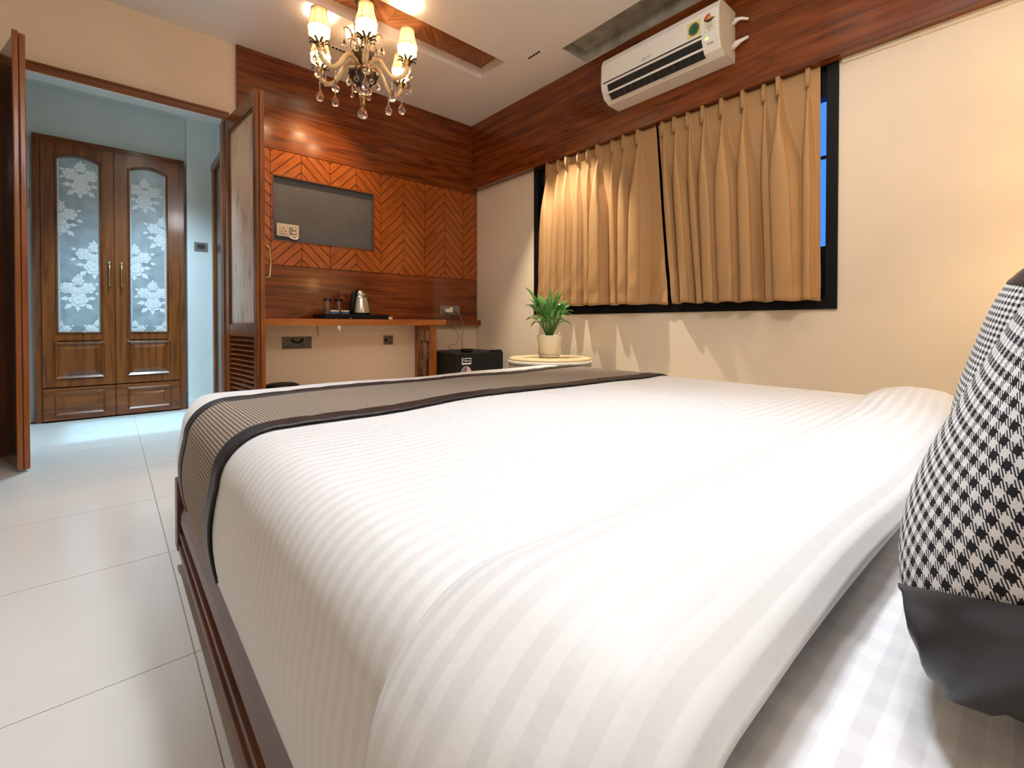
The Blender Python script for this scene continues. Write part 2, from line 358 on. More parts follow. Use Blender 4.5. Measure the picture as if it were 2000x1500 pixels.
# ------------------------------------------------------------------ floor with tiles
fl = struct(box('floor', (XL - 0.1, YR - 0.1, -0.06), (XW + 0.3, 5.0, -0.0035), GROUT), 'polished ivory tiled floor')
TX0, TY0, TS = 0.136, 1.231, 0.6
for ix in range(-4, 6):
    for iy in range(-4, 8):
        x0, y0 = TX0 + ix * TS, TY0 + iy * TS
        a = (max(x0, XL), max(y0, YR)); c = (min(x0 + TS, XW), min(y0 + TS, 4.83))
        if c[0] - a[0] < 0.05 or c[1] - a[1] < 0.05: continue
        if y0 > 3.9 and (c[0] < -0.6 or a[0] > 0.72): continue
        t = box('tile', (a[0] + 0.0012, a[1] + 0.0012, -0.0034), (c[0] - 0.0012, c[1] - 0.0012, 0), TILE, fl)

# ------------------------------------------------------------------ ceiling with slot and recess
SX0, SX1, SY0, SY1 = -1.0, 2.268, 2.662, 2.966
RX0, RX1, RY1 = 2.462, 2.73, 2.262
CT = ZC + 0.2
c = MB()
xs = sorted([XL - .1, SX0, SX1, RX0, RX1, XW + .1]); ys = sorted([YR - .1, RY1, SY0, SY1, YB + .1])
for i in range(len(xs) - 1):
    for j in range(len(ys) - 1):
        mx_, my_ = (xs[i] + xs[i + 1]) / 2, (ys[j] + ys[j + 1]) / 2
        if SX0 < mx_ < SX1 and SY0 < my_ < SY1: continue
        if RX0 < mx_ < RX1 and my_ < RY1: continue
        c.box((xs[i], ys[j], ZC), (xs[i + 1], ys[j + 1], CT))
bmesh.ops.remove_doubles(c.bm, verts=c.bm.verts, dist=1e-5)
ce = struct(c.build('ceiling', CEIL), 'off white plaster ceiling with timber slot')
ZS = 2.80
box('slot_back', (SX0, SY0, ZS + 0.006), (SX1, SY1, ZS + 0.03), GROOVE, ce)
# chevron slats on the slot's roof
def chevron(parent, name, colx, zone, step, slope_sign0, mapf, ext, mat, gap, holes=None):
    n = 0
    for ci in range(len(colx) - 1):
        xa, xb = colx[ci], colx[ci + 1]; w = xb - xa; sg = slope_sign0 * (1 if ci % 2 == 0 else -1)
        zlo, zhi = zone[2], zone[3]
        base = zlo - w - step * 2 + chevron.phase
        k = 0
        while True:
            z0 = base + k * step; k += 1
            if z0 - w > zhi: break
            za, zb = (z0, z0 + w) if sg > 0 else (z0 + w, z0)
            g = gap / 2
            poly = [(xa + g * .5, za + g), (xb - g * .5, zb + g), (xb - g * .5, zb + step - g), (xa + g * .5, za + step - g)]
            regs = [zone]
            if holes:
                hx0, hx1, hz0, hz1 = holes
                regs = [(zone[0], hx0, zlo, zhi), (hx1, zone[1], zlo, zhi), (hx0, hx1, zlo, hz0), (hx0, hx1, hz1, zhi)]
            mb = MB(); any_ = False; u0, v0 = random.random() * 20, random.random() * 20
            dx, dz = (1, sg) if True else (1, -1)
            for r in regs:
                pc = clip_rect(poly, *r)
                if len(pc) < 3: continue
                any_ = True; nf = len(mb.bm.faces)
                mb.prism([mapf(p) for p in pc], ext)
            if not any_: mb.bm.free(); continue
            inv = mapf.inv
            for f in mb.bm.faces:
                mb.uvs.append((f, lambda co, u0=u0, v0=v0, sg=sg: (u0 + (inv(co)[0] + sg * inv(co)[1]) * .707, v0 + (-sg * inv(co)[0] + inv(co)[1]) * .707)))
            mb.build(name, mat, parent); n += 1
    return n
chevron.phase = 0.0
def mslot(p): return Vector((p[0], p[1], ZS))
mslot.inv = lambda co: (co[0], co[1])
colx = [2.291 - 0.2135 * k for k in range(10, -1, -1)]
chevron.phase = 0.03
chevron(ce, 'ceiling_slat', colx, (SX0 + 0.002, SX1 - 0.002, SY0 + 0.002, SY1 - 0.002), 0.054, -1, mslot, (0, 0, 0.008), WCL, 0.003)
rc = MB()
rc.box((RX0 - 0.0, YR - .1, 2.80), (RX1 + .1, RY1, 2.83))
rc.box((RX0 - .012, YR - .1, ZC + 0.001), (RX0 + 0.001, RY1 + .012, 2.80)); rc.box((RX0 - .012, RY1 - 0.001, ZC + 0.001), (RX1, RY1 + .012, 2.80))
rc.box((RX1 - .004, YR - .1, ZC + 0.001), (RX1 + 0.0005, RY1, 2.80)); rc.build('stained_recess', STAINED, ce)

# ------------------------------------------------------------------ walls
w = MB()
w.box((XL - .1, YB, 0), (OL, YB + .09, CT)); w.box((OR, YB, 0), (XW + .1, YB + .09, CT)); w.box((OL, YB, OT), (OR, YB + .09, CT))
wb = struct(w.build('wall_back', WALLP), 'warm beige wall with the passage opening')
w = MB()
WY0, WY1, WZ0, WZ1 = 0.715, 2.86, 0.865, 2.12
w.box((XW, YR - .1, 0), (XW + .2, WY0, CT)); w.box((XW, WY1, 0), (XW + .2, YB, CT)); w.box((XW, WY0, 0), (XW + .2, WY1, WZ0)); w.box((XW, WY0, WZ1), (XW + .2, WY1, CT))
struct(w.build('wall_right', WALL), 'beige window wall')
struct(box('wall_left', (XL - .1, YR - .1, 0), (XL, YB, CT), WALL), 'beige wall on the left, out of view')
struct(box('wall_rear', (XL - .1, YR - .1, 0), (XW + .1, YR, CT), WALL), 'beige wall behind the headboard')
# passage beyond the opening
PX0, PX1, PYB = -0.455, 0.70, 4.78
w = MB(); w.box((PX0 - .1, YB + .09, 0), (PX0, 4.98, 2.6)); struct(w.build('wall_passage_left', COOLW), 'pale passage wall left of the wardrobe')
w = MB(); w.box((0.50, PYB, 0), (PX1, 4.98, 2.6)); w.box((PX0, 4.90, 0), (0.50, 4.98, 2.6)); struct(w.build('wall_passage_back', COOLW), 'pale passage wall beside the wardrobe')
struct(box('wall_passage_right', (PX1, YB + .09, 0), (PX1 + .1, 4.98, 2.6), COOLW), 'pale passage wall with the dark inner door')
struct(box('ceiling_passage', (PX0 - .1, YB + .09, 2.5), (PX1 + .1, 4.98, 2.6), COOLW), 'passage ceiling')
struct(box('baseboard_passage', (0.50, PYB - .012, 0), (PX1, PYB, 0.085), COOLW, bevel=.003), 'pale skirting beside the wardrobe')
struct(box('baseboard_passage_left', (PX0, YB + .1, 0), (PX0 + .012, 4.80, 0.085), COOLW, bevel=.003), 'pale skirting left of the wardrobe')
# inner lintel reveal
struct(box('trim_4', (OL, YB - .02, OT - .004), (OR, YB + .09, OT), COOLW), 'pale reveal under the opening head')
# teak casing of the opening
w = MB(); w.box((-1.44, YP, OT), (OR + .03, YB, OT + .055)); w.box((-1.44, YP - .008, OT + .042), (OR + .03, YB, OT + .055))
struct(w.build('trim_1', WZX, bevel=.003), 'teak head casing over the passage opening')
struct(box('trim_2', (OR - .012, YP, 0), (OR + .03, YB + .09, OT), WZ, bevel=.004), 'teak jamb right of the passage opening')
struct(box('trim_3', (OL - .09, YP, 0), (OL, YB + .09, OT), WZ, bevel=.004), 'teak jamb left of the passage opening')

# ------------------------------------------------------------------ inner door on the passage's right wall
d = struct(bpy.data.objects.new('door_4', None), 'dark inner door with moulded casing in the passage'); COL.objects.link(d)
box('casing', (PX1 - .03, 4.66, 0), (PX1, 4.74, 2.12), WZ, d, .01); box('casing', (PX1 - .03, 3.87, 0), (PX1, 3.94, 2.12), WZ, d, .01)
box('head_casing', (PX1 - .035, 3.87, 2.05), (PX1, 4.74, 2.12), WZ, d, .012); box('leaf', (PX1 - .012, 3.94, 0.005), (PX1, 4.66, 2.05), WDARK, d)

# ------------------------------------------------------------------ dark closed door left of the opening
d = struct(bpy.data.objects.new('door_3', None), 'very dark glossy door at the left edge, left of the passage'); COL.objects.link(d)
box('leaf', (-1.30, YP - .03, 0.012), (OL - .09, YP - .002, OT), WDARK, d, .004)
box('panel', (-1.2, YP - .04, 0.25), (OL - .16, YP - .029, 2.0), WDARK, d, .008)
box('panel_bead', (OL - .152, YP - .036, 0.03), (OL - .147, YP - .028, 1.0), WHITEP, d)

# ------------------------------------------------------------------ hinged leaves of the passage door
def leaf_frame(name, label, hinge, ax, cat='door'):
    o = bpy.data.objects.new(name, None); COL.objects.link(o); o.location = (*hinge, 0); o.rotation_euler = (0, 0, ax); struct(o, label); return o
dl = leaf_frame('door_1', 'open teak door leaf with frosted pane and louvres, beside the wood clad wall', (0.607, 3.748), math.atan2(-0.996, 0.0872))
LW, LH, LT = 0.645, 2.155, 0.048
box('stile', (0, 0, .01), (.085, LT, LH), WZ, dl, .003); box('stile', (LW - .045, 0, .01), (LW, LT * .48, LH), WZ, dl, .003)
box('stile_cover', (LW - .05, LT * .52, .01), (LW + .004, LT + .004, LH + .004), WLEG, dl, .003)
box('top_rail', (.085, 0.002, 2.06), (LW - .045, LT - .002, LH), WZ, dl, .002); box('middle_rail', (.085, 0.002, .655), (LW - .045, LT - .002, .73), WZ, dl, .002)
box('bottom_rail', (.085, 0.002, .01), (LW - .045, LT - .002, .10), WZ, dl, .002)
box('frosted_pane', (.083, .018, .728), (LW - .043, .026, 2.062), PANE, dl)
for z in (0.728, 2.05): box('glazing_bead', (.085, .008, z), (LW - .045, .018, z + .012), WZ, dl)
for k in range(17):
    z = .105 + k * .0325; MB().prism([(.085, .004, z), (.085, .012, z), (.085, .044, z + .026), (.085, .036, z + .026)], (LW - .13, 0, 0)).build('louvre', WLEG, dl)
box('louvre_backing', (.085, .040, .10), (LW - .045, .046, .655), GROOVE, dl)
h = MB(); h.box((LW - .04, LT, .98), (LW - .012, LT + .006, 1.26)); h.build('handle_plate', BRASS, dl, bevel=.002)
h = MB(); h.tube([(LW - .026, LT + .006, 1.02), (LW - .026, LT + .04, 1.03), (LW - .026, LT + .045, 1.12), (LW - .026, LT + .04, 1.21), (LW - .026, LT + .006, 1.22)], .007); h.build('handle', BRASS, dl, True)

d2 = leaf_frame('door_2', 'narrow open teak door leaf seen edge on, left of the passage', (-0.43, 3.748), math.atan2(-0.964, 0.267))
LW2 = .46
box('panel_face', (0, -.04, .012), (LW2 - .02, -.002, 2.155), WDARK, d2, .002)
box('edge_board', (LW2 - .022, -.044, .01), (LW2, -.023, 2.175), WLEG, d2, .004); box('edge_board', (LW2 - .022, -.021, .01), (LW2 - .002, 0.002, 2.168), WLEG, d2, .004)
box('bolt', (LW2 - .06, 0.0, 1.32), (LW2 - .03, .014, 1.42), BRONZE, d2, .003)

# ------------------------------------------------------------------ wood cladding of the back wall
CX0 = 0.685
tp = struct(bpy.data.objects.new('trim_5', None), 'glossy teak cladding with chevron slats on the back wall'); COL.objects.link(tp)
Z1, Z2, Z0 = 1.176, 2.042, 0.77
box('upper_panel', (CX0, YP, Z2), (XW - .001, YB, ZC), WX, tp, .0015); box('lower_panel', (CX0, YP, Z0), (XW - .006, YB, Z1), WX, tp, .0015)
NX0, NX1, NZ0, NZ1 = 0.918, 1.703, 1.366, 1.845
for (a, c) in (((CX0, NX0), (Z1, Z2)), ((NX1, XW - .003), (Z1, Z2)), ((NX0, NX1), (Z1, NZ0)), ((NX0, NX1), (NZ1, Z2))):
    box('groove_backing', (a[0], YP + .009, c[0] + .001), (a[1], YB, c[1] - .001), GROOVE, tp)
def mwall(p): return Vector((p[0], YP + .001, p[1]))
mwall.inv = lambda co: (co[0], co[2])
HC = 0.2175
colx = [0.683 + HC * (k - 0) for k in range(0, 11)]
chevron.phase = 0.055
chevron(tp, 'chevron_slat', colx, (CX0 + .001, XW - .002, Z1 + .004, Z2 - .004), 0.0835, -1, mwall, (0, .010, 0), WUV, 0.0075, (NX0 - .008, NX1 + .008, NZ0 - .008, NZ1 + .008))
for a, c in (((NX0 - .008, YP - .001, NZ0 - .008), (NX1 + .008, YP + .03, NZ0)), ((NX0 - .008, YP - .001, NZ1), (NX1 + .008, YP + .03, NZ1 + .008)), ((NX0 - .008, YP - .001, NZ0), (NX0, YP + .03, NZ1)), ((NX1, YP - .001, NZ0), (NX1 + .008, YP + .03, NZ1))):
    box('niche_edge', a, c, WUV if False else WX, tp)
box('niche_back', (NX0 - .004, YB - .001, NZ0 - .004), (NX1 + .004, YB + .004, NZ1 + .004), CHAR, tp)
for a, c in (((NX0, YP + .004, NZ0), (NX0 + .004, YB, NZ1)), ((NX1 - .004, YP + .004, NZ0), (NX1, YB, NZ1)), ((NX0, YP + .004, NZ1 - .004), (NX1, YB, NZ1)), ((NX0, YP + .004, NZ0), (NX1, YB, NZ0 + .004))):
    box('niche_side', a, c, CHAR, tp)
# timber bulkhead over the window
BX = 2.742
tb = struct(box('trim_6', (BX, YR, 2.082), (XW - .001, YP - .002, 2.80), WY, bevel=.002), 'glossy teak bulkhead running above the window')
struct(box('trim_7', (XW - .012, YR, 2.06), (XW - .001, WY0 - .06, 2.083), WALL), 'pale plaster edge under the bulkhead right of the window')

# ------------------------------------------------------------------ window
wn = struct(bpy.data.objects.new('window_1', None), 'wide black framed window behind tan curtains'); COL.objects.link(wn)
fx0, fx1 = XW - .012, XW + .17; FW = 0.052
YA, YZ = 0.668, 2.905
for nm, a, c in (('sill_bar', (fx0, YA, .812), (fx1, YZ, .868)), ('frame_bar', (fx0, YA, .868), (fx1, YA + FW, 2.08)), ('frame_bar', (fx0, YZ - FW, .868), (fx1, YZ, 2.08)), ('head_bar', (fx0 + .02, YA, 2.08), (fx1, YZ, 2.13)),
                 ('meeting_stile', (XW + .03, 1.52, .868), (XW + .09, 1.76, 2.08)), ('sash_rail', (XW + .06, YA + FW, 1.62), (XW + .08, 1.60, 1.635)), ('lower_sky_blocker', (XW + .05, YA + FW, .868), (XW + .09, YZ - FW, 1.15)), ('side_sky_blocker', (XW + .05, 2.35, .868), (XW + .09, YZ - FW, 2.08)), ('upper_sky_blocker', (XW + .02, YA + FW, 1.93), (XW + .09, YZ - FW, 2.08))):  # broad lower, upper and side boards are added to block the blue outside
    box(nm, a, c, BLACK, wn, .0015)
box('pane', (XW + .10, YA + FW, .868), (XW + .106, YZ - FW, 2.08), WINGLASS, wn)
box('mitre_line', (fx0 - .0006, YA + .001, .8125), (fx0, YA + .0022, .814), GRYINK, wn)

# ------------------------------------------------------------------ curtains
def curtain(name, label, yt0, yt1, yb0, yb1, pleats, seed, zt=2.0815, zb0=0.885, zb1=0.905, x0=2.790):
    """cloth from y0 to y1 (top and bottom spans), pleats = list of (pos 0..1, top half width, bottom half width, depth)"""
    rnd = random.Random(seed); nu, nv = 260, 56; rows = []
    def sm(a): a = max(0, min(1, a)); return a * a * (3 - 2 * a)
    for j in range(nv + 1):
        v = j / nv; row = []
        for i in range(nu + 1):
            u = i / nu; d = 0.0; sh = 0.0
            for (p, wt, wbm, dep, lean) in pleats:
                pinch = math.exp(-((v - .075) / .05) ** 2)
                wdt = wt * .55 + (wbm - wt * .55) * sm((v - .06) / .45)
                pc = p + lean * v
                q = (u - pc) / wdt
                if abs(q) < 1:
                    shp = (0.5 + 0.5 * math.cos(PI * q)); shp = shp ** (1.0 - .55 * sm((v - .1) / .25))
                    d = max(d, 1.0 * dep * shp * (0.40 + 0.60 * sm(v / .35)) * (1 - .25 * pinch))
                    if abs(q) < .5: sh += .25 * wdt * math.sin(2 * PI * q) * sm(v * 2) * .6
            y = (yt0 + (yt1 - yt0) * (u + sh)) * (1 - v) + (yb0 + (yb1 - yb0) * (u + sh)) * v
            zb = zb0 + (zb1 - zb0) * u + .004 * math.sin(u * 40 + seed)
            z = zt + (zb - zt) * v
            wr = .004 * math.sin(u * 31 + v * 5 + seed) * v + .0035 * math.sin(v * 30 + u * 57) * sm((v - .6) * 3)
            hem = -.003 * math.exp(-((v - .93) / .006) ** 2)
            row.append((x0 - d + wr - hem, y, z))
        rows.append(row)
    t = thing(name, label, 'curtain')
    grid_obj('cloth', rows, CURT, t, None, thick=0.0025)
    for (p, wt, wbm, dep, lean) in pleats:
        pc = p + lean * .03; y = yt0 + (yt1 - yt0) * pc; yv = yb0 + (yb1 - yb0) * pc
        mb = MB()
        for s_ in (-1, 0, 1):
            mb.tube([(x0 - dep * .42 - .004, y + s_ * .006 * abs(yt1 - yt0) / .9, zt), (x0 - dep * .42 - .008, y + s_ * .004, zt - .05), (x0 - dep * .42 - .006, y + s_ * .006, zt - .1)], [.0055, .0065, .004], 6)
        mb.build('pinch_pleat', CURT, t, True)
    return t
plL = [(.05, .03, .075, .075, .0), (.155, .03, .05, .05, -.02), (.25, .03, .065, .075, -.02), (.36, .028, .05, .05, -.02), (.45, .03, .04, .05, -.01), (.55, .03, .085, .085, -.03), (.67, .028, .04, .05, -.02), (.77, .03, .06, .075, -.04), (.885, .03, .075, .085, -.08)]
plL = [(p, a, c, e, l) for p, a, c, e, l in plL]
curtain('curtain', 'left tan pinch pleated curtain, above the potted plant', 2.75, 1.70, 2.80, 1.605, plL, 3, zb0=.885, zb1=.866)
plR = [(.045, .03, .045, .05, .0), (.14, .03, .06, .07, .0), (.235, .028, .045, .05, .01), (.345, .03, .075, .08, -.02), (.47, .03, .10, .085, -.02), (.60, .03, .075, .085, -.01), (.715, .028, .05, .05, .01), (.80, .03, .11, .10, .02), (.945, .026, .04, .05, -.01)]
curtain('curtain', 'right tan pinch pleated curtain, under the air conditioner', 1.685, 0.745, 1.575, 0.735, plR, 8, zb0=.868, zb1=.856)

# ------------------------------------------------------------------ wardrobe in the passage
wd = thing('wardrobe', 'built in teak wardrobe with two rose etched glass doors', 'wardrobe', (0.03, 4.826, 0))
WY_ = 0.0
def wbx(nm, a, c, mat, par, bev=.004): return box(nm, a, c, mat, par, bev)
XA, XB = -0.455, 0.455   # local around x=0.03
wbx('carcass', (XA + .005, .035, 0.002), (XB, .07, 2.12), WZ, wd, 0)
wbx('side_jamb', (XA + .002, -.002, .002), (XA + .045, .04, 2.10), WZ, wd); wbx('side_jamb', (XB - .045, -.002, .002), (XB, .04, 2.10), WZ, wd); wbx('head_rail', (XA + .002, -.002, 2.088), (XB, .04, 2.135), WZX, wd)
def arch_frame(x0, x1, z0, z1, rise, n=12):
    """arched opening outline points from left to right along the top"""
    return [(x0 + (x1 - x0) * i / n, z1 + rise * (1 - (2 * i / n - 1) ** 2)) for i in range(n + 1)]
def rose(mb, mbd, cx, cz, r, y, clip):
    def poly(pts, m_, dy):
        pc = clip_rect(pts, *clip)
        if len(pc) >= 3: m_.prism([(p[0], y - dy, p[1]) for p in pc], (0, -.0004, 0))
    for ring, (n, rr, pr) in enumerate(((6, .66, .40), (5, .34, .30))):
        for k in range(n):
            a = 2 * PI * k / n + ring * .5; px, pz = cx + r * rr * math.cos(a), cz + r * rr * math.sin(a)
            poly([(px + r * (pr + .06) * math.cos(2 * PI * q / 8), pz + r * (pr + .06) * math.sin(2 * PI * q / 8)) for q in range(8)], mbd, .0004 + .0020 * ring + .00012 * k)
            poly([(px + r * pr * math.cos(2 * PI * q / 8) * (1 if q % 2 else .85), pz + r * pr * math.sin(2 * PI * q / 8)) for q in range(8)], mb, .0007 + .0020 * ring + .00012 * k)
    poly([(cx + r * .20 * math.cos(2 * PI * q / 7), cz + r * .20 * math.sin(2 * PI * q / 7)) for q in range(7)], mbd, .0042)
    poly([(cx + r * .12 * math.cos(2 * PI * q / 7), cz + r * .12 * math.sin(2 * PI * q / 7)) for q in range(7)], mb, .0046)
def leafp(mb, cx, cz, a, l, y, clip):
    dx, dz = math.cos(a), math.sin(a); w_ = l * .28
    pc = clip_rect([(cx, cz), (cx + dx * l * .45 + dz * w_, cz + dz * l * .45 - dx * w_), (cx + dx * l, cz + dz * l), (cx + dx * l * .45 - dz * w_, cz + dz * l * .45 + dx * w_)], *clip)
    if len(pc) >= 3: mb.prism([(p[0], y, p[1]) for p in pc], (0, -.0003, 0))
def bouquet(mb, mbd, cx, cz, s, y, clip, flip=1):
    for dx, dz, a, l in ((0, .095, 1.5, .035), (.01, .09, .9, .03), (-.08, .04, 2.6, .035), (.09, .05, .4, .035), (-.08, .0, 3.4, .04), (.09, -.01, -.3, .04), (-.03, -.09, 3.9, .06), (.04, -.09, -.8, .06), (0, -.1, -1.6, .05), (-.04, -.05, 3.3, .06), (.05, -.05, 0, .05)): leafp(mb, cx + dx * s * flip, cz + dz * s, a if flip > 0 else PI - a, l * s, y, clip)
    for dx, dz, r in ((0, .075, .032), (-.052, .022, .040), (.055, .025, .040), (-.005, .0, .03), (.003, -.062, .052)): rose(mb, mbd, cx + dx * s * flip, cz + dz * s, r * s, y, clip)
def wardrobe_door(lab, x0, x1, gx0, gx1, blooms, hx):
    dr = bpy.data.objects.new('door', None); COL.objects.link(dr); dr.parent = wd; dr['label'] = lab
    T = .028; za, zb, zsp = .262, 2.086, .0
    gz0, gz1, rise = .668, 1.975, .035
    # stiles and rails in one frame
    mb = MB(); mb.box((x0, -T + .004, za), (gx0, .034, zb)); mb.box((gx1, -T + .004, za), (x1, .034, zb)); mb.box((gx0, -T + .004, .61), (gx1, .034, gz0)); mb.box((gx0, -T + .004, za), (gx1, .034, .315))
    A = arch_frame(gx0, gx1, gz0, gz1, rise)
    for i in range(len(A) - 1): mb.prism([(A[i][0], -T + .004, A[i][1]), (A[i + 1][0], -T + .004, A[i + 1][1]), (A[i + 1][0], -T + .004, zb), (A[i][0], -T + .004, zb)], (0, T + .03, 0))
    bmesh.ops.remove_doubles(mb.bm, verts=mb.bm.verts, dist=1e-5); mb.build('frame', WZ, dr)
    # moulding around the glass
    pth = [(gx0, -T, gz0)] + [(p[0], -T, p[1]) for p in A] + [(gx1, -T, gz0), (gx0, -T, gz0)]
    MB().tube([(p[0], p[1] + .004, p[2]) for p in pth], .008, 6).build('glass_moulding', WZ, dr, True)
    gp = [(gx0, 0, gz0), (gx1, 0, gz0)] + [(p[0], 0, p[1]) for p in A[::-1]]
    g = MB().prism(gp, (0, .006, 0)).build('etched_glass', FROST, dr)
    clip = (gx0 + .004, gx1 - .004, gz0 + .004, gz1 + .02)
    for (bx, bz, s_, fl_) in blooms:
        m1, m2 = MB(), MB(); bouquet(m1, m2, bx, bz, s_, -.0005, clip, fl_)
        m1.build('etched_bouquet', ETCH, dr)['kind'] = 'stuff'; m2.build('etched_outlines', ETCHD, dr)['kind'] = 'stuff'
    e = MB(); e.box((gx0, -.002, gz0), (gx0 + .018, -.0005, gz1)); e.box((gx1 - .018, -.002, gz0), (gx1, -.0005, gz1)); e.build('etched_border', ETCHD, dr)
    # raised panel
    pz0, pz1 = .325, .595
    def raised(z0, z1):
        q = MB(); i0, i1 = .035, .05
        for r0, r1, y0, y1 in ((0.0, .016, -T - .006, -T + .006), (.016, .05, -T + .010, -T + .0)):
            o_ = [(gx0 - .012 + r0, y0, z0 + r0), (gx1 + .012 - r0, y0, z0 + r0), (gx1 + .012 - r0, y0, z1 - r0), (gx0 - .012 + r0, y0, z1 - r0)]
            n_ = [(gx0 - .012 + r1, y1, z0 + r1), (gx1 + .012 - r1, y1, z0 + r1), (gx1 + .012 - r1, y1, z1 - r1), (gx0 - .012 + r1, y1, z1 - r1)]
            q.rings([o_, n_])
        q.face([(gx0 + .038, -T, z0 + .05), (gx1 - .038, -T, z0 + .05), (gx1 - .038, -T, z1 - .05), (gx0 + .038, -T, z1 - .05)])
        q.rings([[(gx0 - .018, -T + .004, z0 - .006), (gx1 + .018, -T + .004, z0 - .006), (gx1 + .018, -T + .004, z1 + .006), (gx0 - .018, -T + .004, z1 + .006)], [(gx0 - .012, -T - .006, z0), (gx1 + .012, -T - .006, z0), (gx1 + .012, -T - .006, z1), (gx0 - .012, -T - .006, z1)]])
        return q
    raised(pz0, pz1).build('raised_panel', WZ, dr)
    hb = MB(); hb.tube([(hx, -T + .004, 1.215), (hx, -T - .028, 1.212), (hx, -T - .03, 1.12), (hx, -T - .028, 1.03), (hx, -T + .004, 1.027)], .006, 8); hb.build('handle', BRASS, dr, True)
    hk = MB(); hk.sphere((hx, -T - .03, 1.212), .011); hk.build('handle_knob', STEEL, dr, True)
    # drawer front below
    df = MB(); df.box((x0, -T + .004, .012), (x1, .034, .252)); df = df.build('drawer', WZX, wd, bevel=.002)
    raised(.052, .218).build('drawer_panel', WZX, df)
OFF = -.03
wardrobe_door('left glazed door', -.378 + OFF, .027 + OFF, -.299 + OFF, -.052 + OFF, [(-.165 + OFF, 1.85, 1.05, 1), (-.285 + OFF, 1.54, 1.05, 1), (-.09 + OFF, 1.245, 1.1, -1), (-.185 + OFF, .985, 1.05, 1), (-.29 + OFF, .68, .7, 1), (-.07 + OFF, .68, .8, 1)], -.002 + OFF)
wardrobe_door('right glazed door', .031 + OFF, .442 + OFF, .117 + OFF, .362 + OFF, [(.22 + OFF, 1.80, 1.05, -1), (.335 + OFF, 1.50, 1.05, -1), (.15 + OFF, 1.25, 1.1, 1), (.265 + OFF, .965, 1.05, 1), (.15 + OFF, .68, .7, 1), (.35 + OFF, .68, .7, 1)], .07 + OFF)

# ------------------------------------------------------------------ switches and sockets
sw = thing('switch_plate', 'dark grey switch plate on the pale passage wall', 'switch', (0.595, PYB, 1.408))
box('plate', (-.048, -.010, -.034), (.048, 0, .034), GREYP, sw, .003)
for k in range(3): box('rocker', (-.028 + k * .019, -.014, -.018), (-.011 + k * .019, -.009, .018), DARKP, sw, .002)
sk = thing('socket_plate', 'champagne coloured socket and switch plate inside the dark wall niche', 'socket', (1.022, YB - .004, 1.447))
box('plate', (-.080, -.014, -.048), (.080, 0, .048), BEIGEP, sk, .003)
box('socket', (-.058, -.018, -.028), (-.006, -.013, .028), BEIGEP, sk, .002)
hp = MB()
for (x, z) in ((-.032, .014), (-.044, -.010), (-.020, -.010)): hp.lathe([(.0045, 0), (.0045, .001)], (0, 0), 10) if False else hp.prism([(x + .0045 * math.cos(a * PI / 5), -.0185, z + .0045 * math.sin(a * PI / 5)) for a in range(10)], (0, .001, 0))
hp.build('pin_holes', SLOTB, sk)
box('switch_module', (.010, -.018, -.026), (.058, -.013, .028), GREYP, sk, .002)
for z in (-.018, .012): box('indicator', (.034, -.0195, z), (.052, -.0175, z + .009), PAPER, sk, .001)
tag(MB().tube([(1.03, YB - .012, 1.402), (1.05, YB - .025, 1.388), (1.075, YB - .03, 1.384), (1.088, YB - .022, 1.392), (1.086, YB - .012, 1.402)], .006, 8).build('cable_loop', WHITEP, None, True), 'short loop of white cable below the niche socket', 'cable')

ws = thing('socket_plate', 'brown wall socket plate above the black fridge', 'socket', (2.478, YP, .868))
box('plate', (-.112, -.012, -.042), (.112, 0, .042), GREYP, ws, .003)
box('rocker', (-.01, -.016, .006), (.03, -.011, .028), WHITEP, ws, .002)
ad = thing('charger', 'small cream plug-in charger in the brown wall socket', 'charger', (2.435, YP - .012, .862))
box('body', (-.03, -.04, -.018), (.045, 0, .018), WHITEP, ad, .006); box('plug_tip', (-.055, -.034, -.012), (-.03, -.006, .012), GREYP, ad, .004)
MB().tube([(0.0, -.02, -.018), (.0, -.03, -.06), (.0, -.03, -.11), (.02, -.06, -.16), (.075, -.075, -.21), (.09, -.08, -.26), (.05, -.08, -.32), (-.03, -.08, -.335), (-.04, -.09, -.35), (.0, -.1, -.366)], .0022, 6).build('cord', DARKP, ad, True)
pg = thing('plug', 'grey three pin plug and flex running down to the fridge', 'plug', (2.548, YP - .012, .872))
mb = MB(); mb.rings([[(-.02, 0, -.024), (.02, 0, -.024), (.024, 0, .0), (.014, 0, .024), (-.014, 0, .024), (-.024, 0, 0)], [(-.016, -.035, -.026), (.016, -.035, -.026), (.018, -.035, -.004), (.01, -.035, .014), (-.01, -.035, .014), (-.018, -.035, -.004)]], True, True, True); mb.build('plug_body', GREYP, pg, bevel=.002)
MB().tube([(0, -.028, -.022), (.015, -.05, -.07), (.035, -.055, -.13), (.04, -.06, -.2), (.02, -.07, -.28), (0.0, -.1, -.372)], .0038, 8).build('flex', GREYP, pg, True)
eb = thing('wall_box', 'long empty metal wall box under the desk', 'wall box', (1.088, YB, .588))
box('back_plate', (-.105, -.003, -.042), (.105, 0.0, .042), RUST, eb, .002)
mb = MB(); mb.box((-.107, -.006, -.045), (.107, 0, -.04)); mb.box((-.107, -.006, .04), (.107, 0, .045)); mb.box((-.107, -.006, -.045), (-.1, 0, .045)); mb.box((.1, -.006, -.045), (.107, 0, .045)); mb.build('rim', RUST, eb)
MB().tube([(.0 + .04 * math.cos(a), -.012, .03 + .03 * math.sin(a)) for a in [PI + PI * k / 8 for k in range(9)]], .006, 6).build('wire_coil', BLACK, eb, True)
eb2 = thing('wall_box', 'small square empty wall box left of the lattice leg', 'wall box', (1.847, YB, .592))
box('back_plate', (-.046, -.003, -.040), (.046, 0, .040), RUST, eb2, .002)
